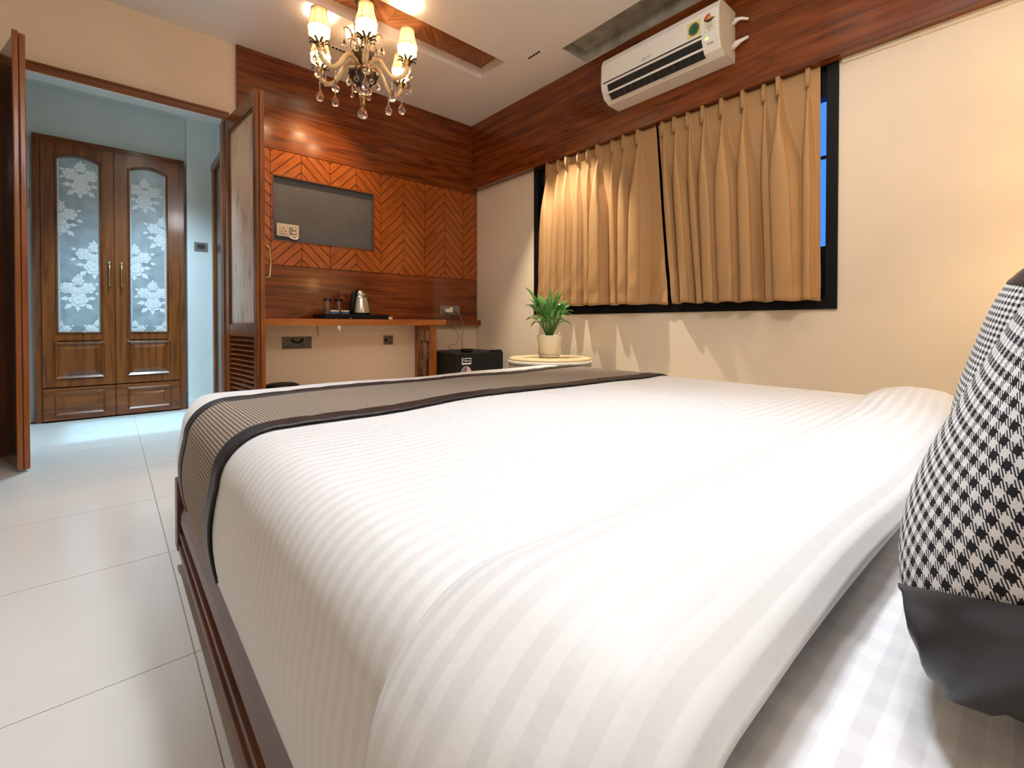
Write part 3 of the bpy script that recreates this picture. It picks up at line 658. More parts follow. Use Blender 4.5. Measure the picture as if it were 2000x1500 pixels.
mb = MB(); mb.box((-.048, -.006, -.042), (.048, 0, -.037)); mb.box((-.048, -.006, .037), (.048, 0, .042)); mb.box((-.048, -.006, -.042), (-.043, 0, .042)); mb.box((.043, -.006, -.042), (.048, 0, .042)); mb.build('rim', BEIGEP, eb2)
MB().prism([(-.022 + .013 * math.cos(a * PI / 6), -.005, .0 + .013 * math.sin(a * PI / 6)) for a in range(12)], (0, .003, 0)).build('knockout', BLACK, eb2)

# ------------------------------------------------------------------ desk, ledge, tray set
dk = thing('desk', 'orange teak wall desk with a fretwork side leg', 'desk', (1.45, 3.43, 0))
YF = 0.0
box('desktop', (0.72 - 1.45, YF, .722), (2.236 - 1.45, YP - 3.43 - .001, .772), WDESK, dk, .003)
lg = bpy.data.objects.new('leg', None); COL.objects.link(lg); lg.parent = dk; lg['label'] = 'fretwork leg panel'
lx0, lx1 = 2.087 - 1.45, 2.153 - 1.45
box('front_post', (lx0, .028, 0), (lx1, .055, .722), WLEG, lg, .002); box('back_post', (lx0 + .022, .275, 0), (lx0 + .044, .33, .722), WLEG, lg, .002)
box('top_bar', (lx0 + .022, .075, .675), (lx0 + .044, .275, .722), WLEG, lg, .002)
fm = MB(); fa, fb = lx0 + .026, lx0 + .038
ym = .1725
def fb_(y0, y1, z0, z1): fm.box((fa, y0, z0), (fb, y1, z1))
for zb in (.405, .095):
    fb_(ym - .062, ym - .040, zb, zb + .18); fb_(ym + .040, ym + .062, zb, zb + .18); fb_(ym - .062, ym + .062, zb + .158, zb + .18); fb_(ym - .062, ym + .062, zb, zb + .022)
    fb_(.055, ym - .06, zb + .08, zb + .10); fb_(ym + .06, .27, zb + .08, zb + .10)
fb_(ym - .018, ym + .018, .58, .68); fb_(ym - .018, ym + .018, .27, .41); fb_(ym - .018, ym + .018, 0, .1)
fm.build('fretwork', WLEG, lg, bevel=.001)
ld = tag(box('wall_ledge', (2.237, 3.685, .722), (XW - .001, YP - .001, .772), WX, None, .003), 'narrow dark teak ledge continuing the desk to the corner', 'ledge')

tr = thing('tray', 'black serving tray holding the kettle set on the desk', 'tray', (1.44, 3.55, .772))
mb = MB(); mb.box((-.26, -.09, 0), (.26, .14, .006)); mb.build('base', BLACK, tr)
mb = MB(); mb.box((-.26, -.09, 0), (.26, -.08, .038)); mb.box((-.26, .13, 0), (.26, .14, .038)); mb.box((-.26, -.09, 0), (-.25, .14, .038)); mb.box((.25, -.09, 0), (.26, .14, .038)); mb.build('rim', BLACK, tr, bevel=.002)
kt = thing('kettle', 'brushed steel electric kettle with black handle on the tray', 'kettle', (1.51, 3.57, .778), 0.35)
mb = MB(); mb.lathe([(.078, .0), (.080, .012), (.080, .03), (.074, .034)], seg=32); mb.build('power_base', BLACK, kt, True)
mb = MB(); mb.lathe([(.075, .034), (.076, .05), (.073, .09), (.067, .13), (.059, .165), (.052, .185)], seg=32); mb.build('body', STEEL, kt, True)
mb = MB(); mb.lathe([(.052, .186), (.047, .203), (.037, .218), (.02, .228), (.004, .231)], seg=32); mb.build('lid', STEEL, kt, True)
mb = MB(); mb.tube([(-.025, 0, .222), (-.05, 0, .212), (-.072, 0, .185), (-.082, 0, .13), (-.086, 0, .07), (-.082, 0, .04), (-.07, 0, .034)], [.012, .017, .019, .019, .018, .015, .010], 10); mb.build('handle', BLACK, kt, True)
mb = MB(); mb.prism([(.05, -.015, .168), (.05, .015, .168), (.055, 0, .14)], (.016, 0, .012)); mb.build('spout', STEEL, kt, bevel=.004)
def carafe(x, y, lab):
    o = thing('glass_carafe', lab, 'carafe', (x, y, .778), 0, 'upturned glasses on the tray')
    pr = [(.003, .002), (.036, .002), (.038, .01), (.037, .05), (.034, .075), (.024, .095), (.022, .11), (.027, .125), (.030, .15)]
    inn = [(r - .0025, z + .003) for r, z in pr[::-1]][1:]
    mb = MB(); mb.lathe(pr + [(.029, .151)] + [(max(r, .001), z) for r, z in inn if z < .15], seg=24, cap=True); mb.build('vessel', GLS, o, True)
    MB().tube([(.031 * math.cos(a * PI / 10), .031 * math.sin(a * PI / 10), .15) for a in range(21)], .002, 6, False).build('rim', GLS, o, True)
    return o
carafe(1.262, 3.60, 'left clear glass carafe at the tray end'); carafe(1.352, 3.61, 'right clear glass carafe nearer the kettle')
for k, (x, y, lab) in enumerate(((1.275, 3.52, 'leftmost blue sachet carton on the tray'), (1.318, 3.575, 'second blue sachet carton from the left on the tray'), (1.365, 3.525, 'third blue sachet carton, largest, before the right carafe'), (1.412, 3.575, 'rightmost blue sachet carton beside the kettle'))):
    o = thing('sachet_carton', lab, 'carton', (x, y, .778), .2 * k, 'blue sachet cartons on the tray')
    s_ = (.021, .016, .023, .017)[k]
    mb = MB(); mb.box((-s_, -.016, 0), (s_, .016, .05)); mb.build('carton', BLUE, o, bevel=.003)
    mb = MB(); mb.box((-s_ * .9, -.015, .05), (s_ * .9, .015, .062)); mb.build('white_top', PAPER, o, bevel=.003)
for k, (x, y, a, lab) in enumerate(((1.30, 3.478, .3, 'white sugar sachet lying left at the tray front'), (1.365, 3.475, -.2, 'white sugar sachet lying at the tray middle front'))):
    mb = MB(); mb.rings([[(-.03, -.012, 0), (.03, -.012, 0), (.03, .012, 0), (-.03, .012, 0)], [(-.024, -.009, .01), (.024, -.009, .012), (.024, .009, .012), (-.024, .009, .01)]], True, True, True); o = mb.build('sugar_sachet', PAPER, None, bevel=.002); o.location = (x, y, .778); o.rotation_euler = (0, 0, a); tag(o, lab, 'sachet')
tag(box('soap_box', (1.706, 3.50, .772), (1.755, 3.53, .792), PAPER, None, .003), 'little white box on the desk right of the tray', 'box')
mb = MB(); mb.prism([(1.128, 3.44, .721), (1.138, 3.44, .721), (1.140, 3.44, .66), (1.142, 3.44, .642), (1.134, 3.44, .648), (1.130, 3.44, .68)], (0, .002, 0)); tag(mb.build('paper_tag', TAGB), 'thin brown paper tag hanging under the desk', 'tag')
mb = MB(); mb.prism([(1.275, 3.44, .721), (1.306, 3.44, .721), (1.300, 3.44, .70), (1.293, 3.44, .680), (1.284, 3.44, .70)], (0, .002, 0)); tag(mb.build('paper_tag', PAPER), 'pointed white paper scrap hanging under the desk', 'tag')

# ------------------------------------------------------------------ black fridge
fg = thing('mini_fridge', 'black mini bar fridge beside the lattice desk leg', 'fridge', (2.42, 3.17, 0))
box('cabinet', (-.25, .05, .02), (.25, .48, .492), FRIDGE, fg, .006); box('door', (-.255, 0, .02), (.255, .046, .488), FRIDGE, fg, .008)
for x in (-.22, .22):
    for y in (.09, .44): MB().lathe([(.016, 0), (.016, .021)], (x, y), 12).build('foot', BLACK, fg)
box('hinge_cap', (.13, .0, .488), (.24, .045, .503), BLACK, fg, .003); box('top_handle', (-.15, .02, .492), (-.065, .09, .522), BLACK, fg, .008)
s = bpy.data.objects.new('brand_label', None); COL.objects.link(s); s.parent = fg
box('label_plate', (-.20, -.0015, .392), (-.105, 0, .445), PAPER, s); box('label_field', (-.195, -.0022, .404), (-.11, -.001, .440), BLACK, s)
FM = lambda x, y, z: Matrix.Translation((x, y, z)) @ Matrix.Rotation(PI / 2, 4, 'X')
text_mesh('label_lettering', 'Celfrost', .022, PAPER, s, FM(-.1525, -.0026, .422))
s = bpy.data.objects.new('flag_sticker', None); COL.objects.link(s); s.parent = fg; s['label'] = 'round flag sticker'
fcx, fcz, fr = -.155, .327, .050
circ = lambda r, n=28: [(fcx + r * math.cos(2 * PI * k / n), fcz + r * math.sin(2 * PI * k / n)) for k in range(n)]
MB().prism([(p[0], -.0012, p[1]) for p in circ(fr)], (0, .0012, 0)).build('white_disc', PAPER, s)
mb = MB()
for k in range(7):
    z0 = fcz - fr + 2 * fr * (2 * k + .35) / 13.5
    pc = clip_rect(circ(fr * .95), fcx - 1, fcx + 1, z0, z0 + 2 * fr / 13.5)
    if len(pc) >= 3: mb.prism([(p[0], -.0020, p[1] + .006 * math.sin((p[0] - fcx) * 45)) for p in pc], (0, .001, 0))
mb.build('red_stripes', RED, s)
MB().prism([(p[0], -.0028, p[1]) for p in clip_rect(circ(fr * .95), fcx - 1, fcx + .004, fcz - .004, fcz + 1)], (0, .001, 0)).build('blue_canton', NAVY, s)
mb = MB()
for i in range(5):
    for j in range(5):
        x, z = fcx - .042 + i * .010 + (j % 2) * .004, fcz + .003 + j * .009
        if (x - fcx) ** 2 + (z - fcz) ** 2 < (fr * .9) ** 2 and x < fcx: mb.prism([(x + .0022 * math.cos(a * PI / 2.5), -.0032, z + .0022 * math.sin(a * PI / 2.5)) for a in range(5)], (0, .0006, 0))
mb.build('white_stars', PAPER, s)
# black bin under the desk, its top showing over the bed
bn = thing('waste_bin', 'black lidded waste bin under the desk, just over the bed edge', 'bin', (.862, 3.33, 0))
mb = MB(); mb.lathe([(.085, 0), (.095, .02), (.105, .29), (.108, .31)], seg=24); mb.build('body', BLACK, bn, True)
mb = MB(); mb.lathe([(.108, .31), (.104, .326), (.08, .336), (.04, .338), (.01, .337)], seg=24); mb.build('lid', BLACK, bn, True)

# ------------------------------------------------------------------ air conditioner
ac = thing('air_conditioner', 'ivory wall mounted split air conditioner on the teak bulkhead', 'air conditioner', (BX, 1.565, 2.25))
AY = .405; AHT = .295
prof = [(0, 0), (0, AHT), (-.155, AHT), (-.188, AHT - .012), (-.203, AHT - .05), (-.206, .12), (-.200, .085), (-.172, .028), (-.12, .004)]
mb = MB(); mb.prism([(p[0], -AY + .004, p[1]) for p in prof], (0, 2 * AY - .008, 0)); mb.build('body', ACW, ac, bevel=.004)
inset = [(p[0] * .99, p[1] * .985 + .002) for p in prof]
mb = MB(); mb.prism([(p[0], -AY, p[1]) for p in inset], (0, .006, 0)); mb.build('side_cover', ACS, ac); mb = MB(); mb.prism([(p[0], AY - .006, p[1]) for p in inset], (0, .006, 0)); mb.build('side_cover', ACS, ac)
box('front_panel', (-.2085, -AY + .012, .124), (-.203, AY - .010, AHT - .05), ACW, ac, .003)
box('panel_gap', (-.2075, -AY + .10, .116), (-.2035, AY - .02, .123), GROOVE, ac)
mb = MB(); mb.prism([(-.2065, -AY + .10, .100), (-.2085, -AY + .10, .098), (-.1895, -AY + .10, .055), (-.187, -AY + .10, .056)], (0, 2 * AY - .155, 0)); mb.build('air_outlet', SLOTB, ac)
mb = MB(); mb.prism([(-.192, -AY + .10, .056), (-.197, -AY + .10, .052), (-.156, -AY + .10, .012), (-.151, -AY + .10, .018)], (0, 2 * AY - .155, 0)); mb.build('lower_outlet', SLOTB, ac)
mb = MB(); mb.prism([(-.188, -AY + .095, .060), (-.206, -AY + .095, .050), (-.201, -AY + .095, .038), (-.182, -AY + .095, .052)], (0, 2 * AY - .145, 0)); mb.build('flap', ACW, ac, bevel=.002)
for k in range(13):
    y = -AY + .125 + k * .05; mb = MB(); mb.prism([(-.192, y, .048), (-.198, y, .046), (-.160, y + .02, .012), (-.154, y + .02, .016)], (0, .003, 0)); mb.build('vane', VANE, ac)
for k in range(3):
    pass
box('display_window', (-.2075, -AY + .028, .052 + .01), (-.2045, -AY + .062, .105), ACW, ac, .002)
e = bpy.data.objects.new('energy_label', None); COL.objects.link(e); e.parent = ac; e['label'] = 'cream star rating label'
def F(y, z): return (-.2088, y, z)
def lab(nm, pts, mat, par, off=0.0): return MB().prism([(-.2088 - off, -p[0], p[1]) for p in pts], (.001, 0, 0)).build(nm, mat, par)
ey, ez = .352, .180
lab('label_sheet', [(ey - .032, ez - .055), (ey + .032, ez - .055), (ey + .032, ez + .01), (ey - .032, ez + .01)], CRM, e)
lab('dial', [(ey + .033 * math.cos(a * PI / 12), ez + .014 + .03 * math.sin(a * PI / 12)) for a in range(13)], PAPER, e, .0004)
lab('red_arc', [(ey, ez + .014)] + [(ey + .032 * math.cos(a), ez + .014 + .03 * math.sin(a)) for a in [PI * (.45 + .055 * k) for k in range(11)]], RED, e, .0008)
lab('orange_arc', [(ey, ez + .014)] + [(ey + .016 * math.cos(a), ez + .014 + .015 * math.sin(a)) for a in [PI * (.1 * k) for k in range(11)]], ORG, e, .0012)
lab('dark_base', [(ey - .033, ez + .014), (ey + .033, ez + .014), (ey + .01, ez - .004), (ey - .01, ez - .004)], INK, e, .0008)
mbk = MB()
for z, w_ in ((-.012, .022), (-.022, .016), (-.028, .02), (-.034, .014), (-.042, .006), (-.047, .006)): mbk.box((-.2096, -ey - w_, ez + z - .0016), (-.2088, -ey + w_, ez + z + .0016))
mbk.build('fine_print', GRYINK, e)
r_ = bpy.data.objects.new('refrigerant_sticker', None); COL.objects.link(r_); r_.parent = ac; r_['label'] = 'yellow sticker with dark green disc'
ry, rz = .262, .178
lab('sticker_sheet', [(ry - .04, rz - .045), (ry + .04, rz - .045), (ry + .04, rz + .045), (ry - .04, rz + .045)], YEL, r_)
lab('green_disc', [(ry + .032 * math.cos(a * PI / 12), rz + .036 * math.sin(a * PI / 12)) for a in range(24)], GRN, r_, .0006)
mb = MB(); mb.tube([(-.2096, -ry - .026 * math.cos(a * PI / 12), rz + .030 * math.sin(a * PI / 12)) for a in range(25)], .0008, 4, False); mb.build('disc_ring', GRYINK, r_)
AM = lambda y, z, s=1.0: Matrix.Translation((-.2090, y, z)) @ Matrix.Rotation(-PI / 2, 4, 'Z') @ Matrix.Rotation(PI / 2, 4, 'X')
lo = bpy.data.objects.new('maker_logo', None); COL.objects.link(lo); lo.parent = ac
ly, lz = -.075, .150
mb = MB()
for k in range(3):
    a = PI / 2 + k * 2 * PI / 3; cx_, cz_ = ly + .008 * math.cos(a), lz + .008 * math.sin(a); dx, dz = .0075 * math.cos(a), .0075 * math.sin(a)
    mb.prism([(-.2095, -(cx_ + dx), cz_ + dz), (-.2095, -(cx_ - dz * .55), cz_ + dx * .55), (-.2095, -(cx_ - dx), cz_ - dz), (-.2095, -(cx_ + dz * .55), cz_ - dx * .55)], (.001, 0, 0))
mb.build('three_diamonds', GRYINK, lo)
text_mesh('logo_lettering', 'MITSUBISHI', .011, GRYINK, lo, AM(.038, .155)); text_mesh('logo_lettering', 'ELECTRIC', .011, GRYINK, lo, AM(.042, .144))
mb = MB(); mb.box((-.2085, -.345, .088), (-.2055, -.338, .094)); mb.box((-.2085, -.334, .088), (-.2055, -.327, .094)); mb.build('status_light', LED, ac)
lf = bpy.data.objects.new('underside_print', None); COL.objects.link(lf); lf.parent = ac
mb = MB()
mb.tube([(-.150 + .012 * math.cos(a * PI / 8), -.04 + .016 * math.sin(a * PI / 8), .0155 + (-.150 + .012 * math.cos(a * PI / 8) + .172) * -.45 + .01) for a in range(17)], .0015, 4, False)
mb.build('round_mark', GRYINK, lf)
for k, (y, z, r, lab_) in enumerate(((1.565 - AY - .012, 2.47, .012, 'upper scrap of frayed white sealing foam beside the air conditioner'), (1.565 - AY - .012, 2.335, .015, 'lower twist of white sealing foam beside the air conditioner'))):
    mb = MB(); mb.tube([(BX - .03, y + .015, z - .01), (BX - .035, y - .01, z + .005), (BX - .03, y - .035, z + .004 + .01 * k), (BX - .02, y - .07, z - .012 + .035 * k)], [r, r * 1.2, r * .7, r * .55], 7); tag(mb.build('sealing_foam', WHITEP, None, True), lab_, 'foam')

# ------------------------------------------------------------------ linear downlights in view
def downlight(label, x, y, rz=PI / 2):
    o = thing('linear_downlight', label, 'downlight', (x, y, ZC), rz, 'five hole ceiling downlights')
    box('plate', (-.072, -.017, -.003), (.072, .017, .0), PAPER, o, .001)
    for k in range(5): MB().prism([(-.052 + k * .026 + .0105 * math.cos(a * PI / 8), .0105 * math.sin(a * PI / 8), -.0045) for a in range(16)], (0, 0, .002)).build('lens', SLOTB, o)
    return o
downlight('white five hole downlight in the ceiling near the air conditioner', 2.362, 2.447)
downlight('white five hole downlight in the ceiling behind the chandelier', 1.268, 3.33, 0)

# ------------------------------------------------------------------ chandelier
CX, CY = 1.21, 2.80
ch = thing('chandelier', 'crystal chandelier with six lit cream shades under the ceiling slot', 'chandelier', (CX, CY, 0))
mb = MB(); mb.tube([(0, 0, ZS), (0, 0, 2.62)], .008, 8); mb.lathe([(.055, ZS - .001), (.05, ZS - .03), (.015, ZS - .05)], seg=20); mb.build('suspension_rod', BRONZE, ch, True)
mb = MB(); mb.lathe([(.012, 2.62), (.02, 2.60), (.028, 2.57), (.02, 2.54), (.014, 2.52), (.022, 2.505), (.014, 2.49)], seg=16); mb.build('glass_column', CRYS, ch, True)
mb = MB(); mb.lathe([(.016, 2.365), (.03, 2.38), (.05, 2.415), (.068, 2.44), (.072, 2.452), (.06, 2.455), (.02, 2.45), (.012, 2.50)], seg=20); mb.build('vase', BRONZE, ch, True)
mb = MB()
rings = []
for r, z in ((.012, 2.345), (.045, 2.345), (.088, 2.34), (.094, 2.328), (.080, 2.295), (.058, 2.285), (.05, 2.262), (.02, 2.25), (.012, 2.245)):
    rings.append([((r * (1 + .05 * math.cos(12 * a) * min(1, r / .08))) * math.cos(a), (r * (1 + .05 * math.cos(12 * a) * min(1, r / .08))) * math.sin(a), z) for a in [2 * PI * k / 48 for k in range(48)]])
mb.rings(rings, True, True, True); mb.build('scalloped_bowl', BRONZE, ch, True)
mb = MB(); mb.lathe([(.03, 2.345), (.034, 2.36), (.03, 2.375), (.012, 2.38)], seg=16); mb.build('hub', BRASS, ch, True)
mb = MB(); mb.lathe([(.012, 2.25), (.034, 2.235), (.036, 2.215), (.02, 2.195), (.015, 2.19)], seg=16); mb.build('glass_finial', CRYS, ch, True)
mb = MB(); mb.lathe([(.014, 2.19), (.017, 2.175), (.014, 2.15), (.016, 2.135), (.008, 2.13)], seg=12); mb.build('brass_finial', BRASS, ch, True)
def drop_mesh(L_, r_):
    mb = MB(); mb.lathe([(.0008, 0), (r_ * .25, -L_ * .12), (r_ * .6, -L_ * .35), (r_ * .95, -L_ * .6), (r_, -L_ * .75), (r_ * .75, -L_ * .92), (.002, -L_)], seg=8)
    return mb
def crystal(parent, x, y, z, beads, L_=.075, r_=.024):
    o = drop_mesh(L_, r_).build('crystal_drop', CRYS, parent); o.location = (x, y, z - beads * .013)
    mb = MB()
    for k in range(beads): mb.sphere((x, y, z - .006 - k * .013), .0055, 6, 4)
    if beads: mb.build('bead_chain', CRYS, parent, True)
crystal(ch, 0, 0, 2.128, 0, .08, .027)
a0 = math.atan2(-CY, -CX) + .06
AP = [(.03, 2.362), (.05, 2.395), (.085, 2.412), (.115, 2.40), (.14, 2.365), (.168, 2.32), (.200, 2.288), (.235, 2.283), (.270, 2.30), (.288, 2.33), (.290, 2.362)]
def armpts(a, dz=0, dr=0): return [((r + dr) * math.cos(a), (r + dr) * math.sin(a), z + dz) for r, z in AP]
for k in range(6):
    a = a0 + k * 2 * PI / 6; ca, sa = math.cos(a), math.sin(a); R_ = .290; ax, ay = R_ * ca, R_ * sa
    arm = MB().tube(armpts(a), [.0135] * 10 + [.010], 10).build('arm', ARMG, ch, True)
    mb = MB()
    for i, (r, z) in enumerate(AP[1:-1]): mb.sphere((r * ca, r * sa, z + .013), .005, 6, 4)
    for i in range(1, len(AP) - 2):
        r, z = (AP[i][0] + AP[i + 1][0]) / 2, (AP[i][1] + AP[i + 1][1]) / 2; mb.sphere((r * ca, r * sa, z + .012), .004, 6, 4)
    mb.build('bead_trim', CRYS, arm, True)
    mb = MB(); mb.lathe([(.010, 2.378), (.014, 2.385), (.012, 2.392), (.015, 2.40), (.02, 2.41), (.014, 2.42)], (ax, ay), 12); mb.build('socket_collar', BRASS, arm, True)
    mb = MB()
    for q in range(8):
        b_ = 2 * PI * q / 8; cb, sb = math.cos(b_), math.sin(b_)
        mb.tube([(ax + .012 * cb, ay + .012 * sb, 2.412), (ax + .028 * cb, ay + .028 * sb, 2.412), (ax + .046 * cb, ay + .046 * sb, 2.424), (ax + .056 * cb, ay + .056 * sb, 2.420), (ax + .058 * cb, ay + .058 * sb, 2.410)], [.006, .007, .006, .004, .002], 6)
    mb.build('leaf_cup', BRONZE, arm, True)
    mb = MB(); rr = []
    for i, (r, z) in enumerate(((.014, 2.418), (.036, 2.428), (.054, 2.45), (.058, 2.47), (.05, 2.492), (.044, 2.50))):
        rr.append([(ax + (r * (1 + .07 * ((q + i) % 2))) * math.cos(2 * PI * q / 16), ay + (r * (1 + .07 * ((q + i) % 2))) * math.sin(2 * PI * q / 16), z) for q in range(16)])
    mb.rings(rr, True, True, False); mb.build('pineapple_cup', CUP, arm)
    mb = MB(); rr = []
    for r, z in ((.063, 2.492), (.060, 2.51), (.050, 2.54), (.044, 2.575), (.043, 2.602)):
        rr.append([(ax + r * math.cos(2 * PI * q / 24), ay + r * math.sin(2 * PI * q / 24), z) for q in range(24)])
    mb.rings(rr); o = mb.build('lamp_shade', SHADE, arm, True); md = o.modifiers.new('s', 'SOLIDIFY'); md.thickness = .0012
    mb = MB()
    for q in range(8):
        b_ = 2 * PI * q / 8; mb.tube([(ax + (r + .001) * math.cos(b_), ay + (r + .001) * math.sin(b_), z) for r, z in ((.063, 2.492), (.060, 2.51), (.050, 2.54), (.044, 2.575), (.043, 2.602))], .0011, 4)
    for r, z in ((.0635, 2.492), (.0435, 2.602)): mb.tube([(ax + r * math.cos(2 * PI * q / 24), ay + r * math.sin(2 * PI * q / 24), z) for q in range(25)], .0016, 4, False)
    mb.build('shade_seams', BRASS, arm, True)
    mb = MB(); mb.sphere((ax, ay, 2.545), .016, 10, 8, 1.5); mb.build('bulb', BULB, arm, True)
    point('chandelier_bulb_light', (CX + ax, CY + ay, 2.463), 11.0, (1.0, 0.83, 0.62), .02)
    crystal(arm, ax * 1.02, ay * 1.02, 2.375, 7, .08, .025)
    crystal(arm, .19 * ca, .19 * sa, 2.296, 4, .08, .024)
    for sgn in (-1, 1):
        b_ = a + sgn * .17; crystal(arm, ax + .055 * math.cos(a + sgn * 1.6), ay + .055 * math.sin(a + sgn * 1.6), 2.408, 3, .04, .014)
for k in range(6):
    a = a0 + PI / 6 + k * 2 * PI / 6; ca, sa = math.cos(a), math.sin(a)
    P = [(.02, 2.455), (.05, 2.462), (.075, 2.485), (.072, 2.52), (.066, 2.55), (.075, 2.585), (.098, 2.60), (.115, 2.592), (.112, 2.578)]
    mb = MB(); mb.tube([(r * ca, r * sa, z) for r, z in P], .0045, 6); mb.tube([(r * ca, r * sa, z) for r, z in ((.06, 2.53), (.08, 2.535), (.09, 2.525))], .004, 6); mb.build('scroll', BRASS, ch, True)
    crystal(ch, .112 * ca, .112 * sa, 2.578, 4, .058, .022)
    crystal(ch, .088 * ca, .088 * sa, 2.312, 2, .045, .016)

for arm in kids(ch):
    if arm.name.split('.')[0] == 'arm':
        for sub in kids(arm):
            if sub.name.split('.')[0] not in ('bead_trim',): sub.location.z -= .025
ch.location.z = -.02
# ------------------------------------------------------------------ side table and plant
st = thing('side_table', 'round drum side table with pale yellow top in the window corner', 'table', (2.381, 2.301, 0))
mb = MB(); mb.lathe([(.29, .0), (.296, .01), (.296, .462)], seg=64); mb.build('drum_body', DRUM, st, True)
mb = MB(); mb.lathe([(.297, .462), (.303, .466), (.303, .474), (.296, .479)], seg=64); mb.build('white_rim', WHITEP, st, True)
mb = MB(); mb.lathe([(.29, .476), (.296, .480), (.294, .493), (.285, .495)], seg=64); mb.build('table_top', TABLE, st, True)
TZ = .495
pp = thing('potted_plant', 'leafy green lily in a ribbed cream pot on the round table', 'plant', (2.375, 2.30, TZ))
def ribring(r, z, n=96, am=.012): return [(r * (1 + am * math.cos(32 * 2 * PI * k / n)) * math.cos(2 * PI * k / n), r * (1 + am * math.cos(32 * 2 * PI * k / n)) * math.sin(2 * PI * k / n), z) for k in range(n)]
mb = MB(); mb.rings([ribring(.058, .012), ribring(.064, .03), ribring(.076, .08), ribring(.085, .13), ribring(.0885, .155), ribring(.0895, .160, am=0), ribring(.083, .160, am=0), ribring(.078, .14, am=0)], True, True, False); mb.build('pot', POT, pp, True)
mb = MB(); mb.lathe([(.05, 0), (.072, .003), (.079, .018), (.075, .018), (.06, .012)], seg=40); mb.build('saucer', POT, pp, True)
mb = MB(); mb.lathe([(.001, .152), (.04, .153), (.079, .148)], seg=24, cap=False); mb.build('soil', SOIL, pp, True)
rnd = random.Random(21)
# image-plane like frame for leaf directions: right = camera right, up
CR = Vector((math.cos(math.radians(41.26)), -math.sin(math.radians(41.26)), 0)); CF = Vector((math.sin(math.radians(41.26)), math.cos(math.radians(41.26)), 0))
def lily_leaf(tip_r, tip_u, tip_f, base_f, wdt, mat, stalk_frac=.45, droop=.0):
    b0 = Vector((0, 0, .15)) + CR * (tip_r * .12) + CF * (base_f * .3)
    tip = CR * tip_r + CF * tip_f + Vector((0, 0, tip_u))
    mid = b0.lerp(tip, .5) + Vector((0, 0, .075 + abs(tip_r) * .35 + droop)) 
    def bez(t): return b0 * (1 - t) ** 2 + mid * 2 * t * (1 - t) + tip * t * t
    rows = []; n = 9
    for i in range(n + 1):
        t = stalk_frac + (1 - stalk_frac) * i / n; p = bez(t); tg = (bez(min(1, t + .02)) - bez(t - .02)).normalized()
        sd = tg.cross(Vector((0, 0, 1))); sd = sd.normalized() if sd.length > .05 else CR.copy()
        sd = (sd * .75 + CR * (.45 if sd.dot(CR) >= 0 else -.45)).normalized(); nm = sd.cross(tg).normalized()
        w_ = wdt * math.sin(PI * min(1, (i / n) ** .75 * .98 + .02)) ** .8
        rows.append([p - sd * w_ + nm * w_ * .35, p - sd * w_ * .5 + nm * w_ * .12, p, p + sd * w_ * .5 + nm * w_ * .12, p + sd * w_ + nm * w_ * .35])
    o = grid_obj('leaf', rows, mat, pp, thick=.0012)
    MB().tube([bez(stalk_frac * q / 6) for q in range(7)] , .0028, 5).build('stalk', STALK, o, True)
px = 1 / 273.0   # metres per photo pixel at this distance
spec = [(-50, 132, .02, 13, .0), (-48, 95, -.02, 16, .0), (-30, 112, -.03, 17, 0), (-22, 118, .03, 16, 0), (2, 130, .02, 9, 0), (14, 110, -.03, 15, 0), (26, 122, .0, 12, 0), (42, 105, .02, 14, 0), (38, 92, -.04, 13, 0), (48, 84, .03, 11, 0), (30, 84, -.06, 11, 0), (20, 96, -.06, 12, 0), (-8, 100, -.07, 15, 0), (-34, 74, -.03, 11, 1), (-16, 88, -.06, 12, 0), (6, 86, -.09, 11, 0), (34, 62, .0, 6, 0), (26, 66, -.05, 7, 0), (44, 78, -.02, 8, 0), (-24, 92, .05, 12, 0), (-4, 112, .06, 12, 0), (16, 118, .05, 10, 1), (30, 100, .06, 11, 0), (-40, 108, .05, 10, 0), (-46, 66, -.04, 11, 0), (-22, 66, -.08, 12, 0), (12, 64, -.09, 12, 0), (42, 56, -.05, 9, 0), (-36, 54, .03, 9, 0), (-8, 74, -.1, 13, 0), (26, 72, -.08, 11, 0), (52, 96, .05, 10, 0)]
for (r, u, f_, w_, y_) in spec:
    lily_leaf(r * px, (u * px) + .02, f_ + rnd.uniform(-.02, .02), f_ * .4, w_ * px * .52, LEAFY if y_ else (LEAF, LEAFB)[rnd.random() < .4], .30 + rnd.random() * .14, rnd.uniform(-.01, .03))
fl_ = bpy.data.objects.new('flower', None); COL.objects.link(fl_); fl_.parent = pp; fl_['label'] = 'pale spathe flower on a tall stem'
MB().tube([(0, 0, .15), tuple(CR * .01 + Vector((0, 0, .3))), tuple(CR * .035 + Vector((0, 0, .41)))], .0025, 6).build('flower_stem', STALK, fl_, True)
rows = []
for i in range(9):
    t = i / 8; p = CR * (.035 + .028 * t) + Vector((0, 0, .40 + .09 * t)); w_ = .014 * math.sin(PI * min(1, t * .95 + .05)) + .0006
    rows.append([p - CR * w_ + CF * .006, p, p + CR * w_ + CF * .006])
grid_obj('spathe', rows, LEAFY, fl_, thick=.001)

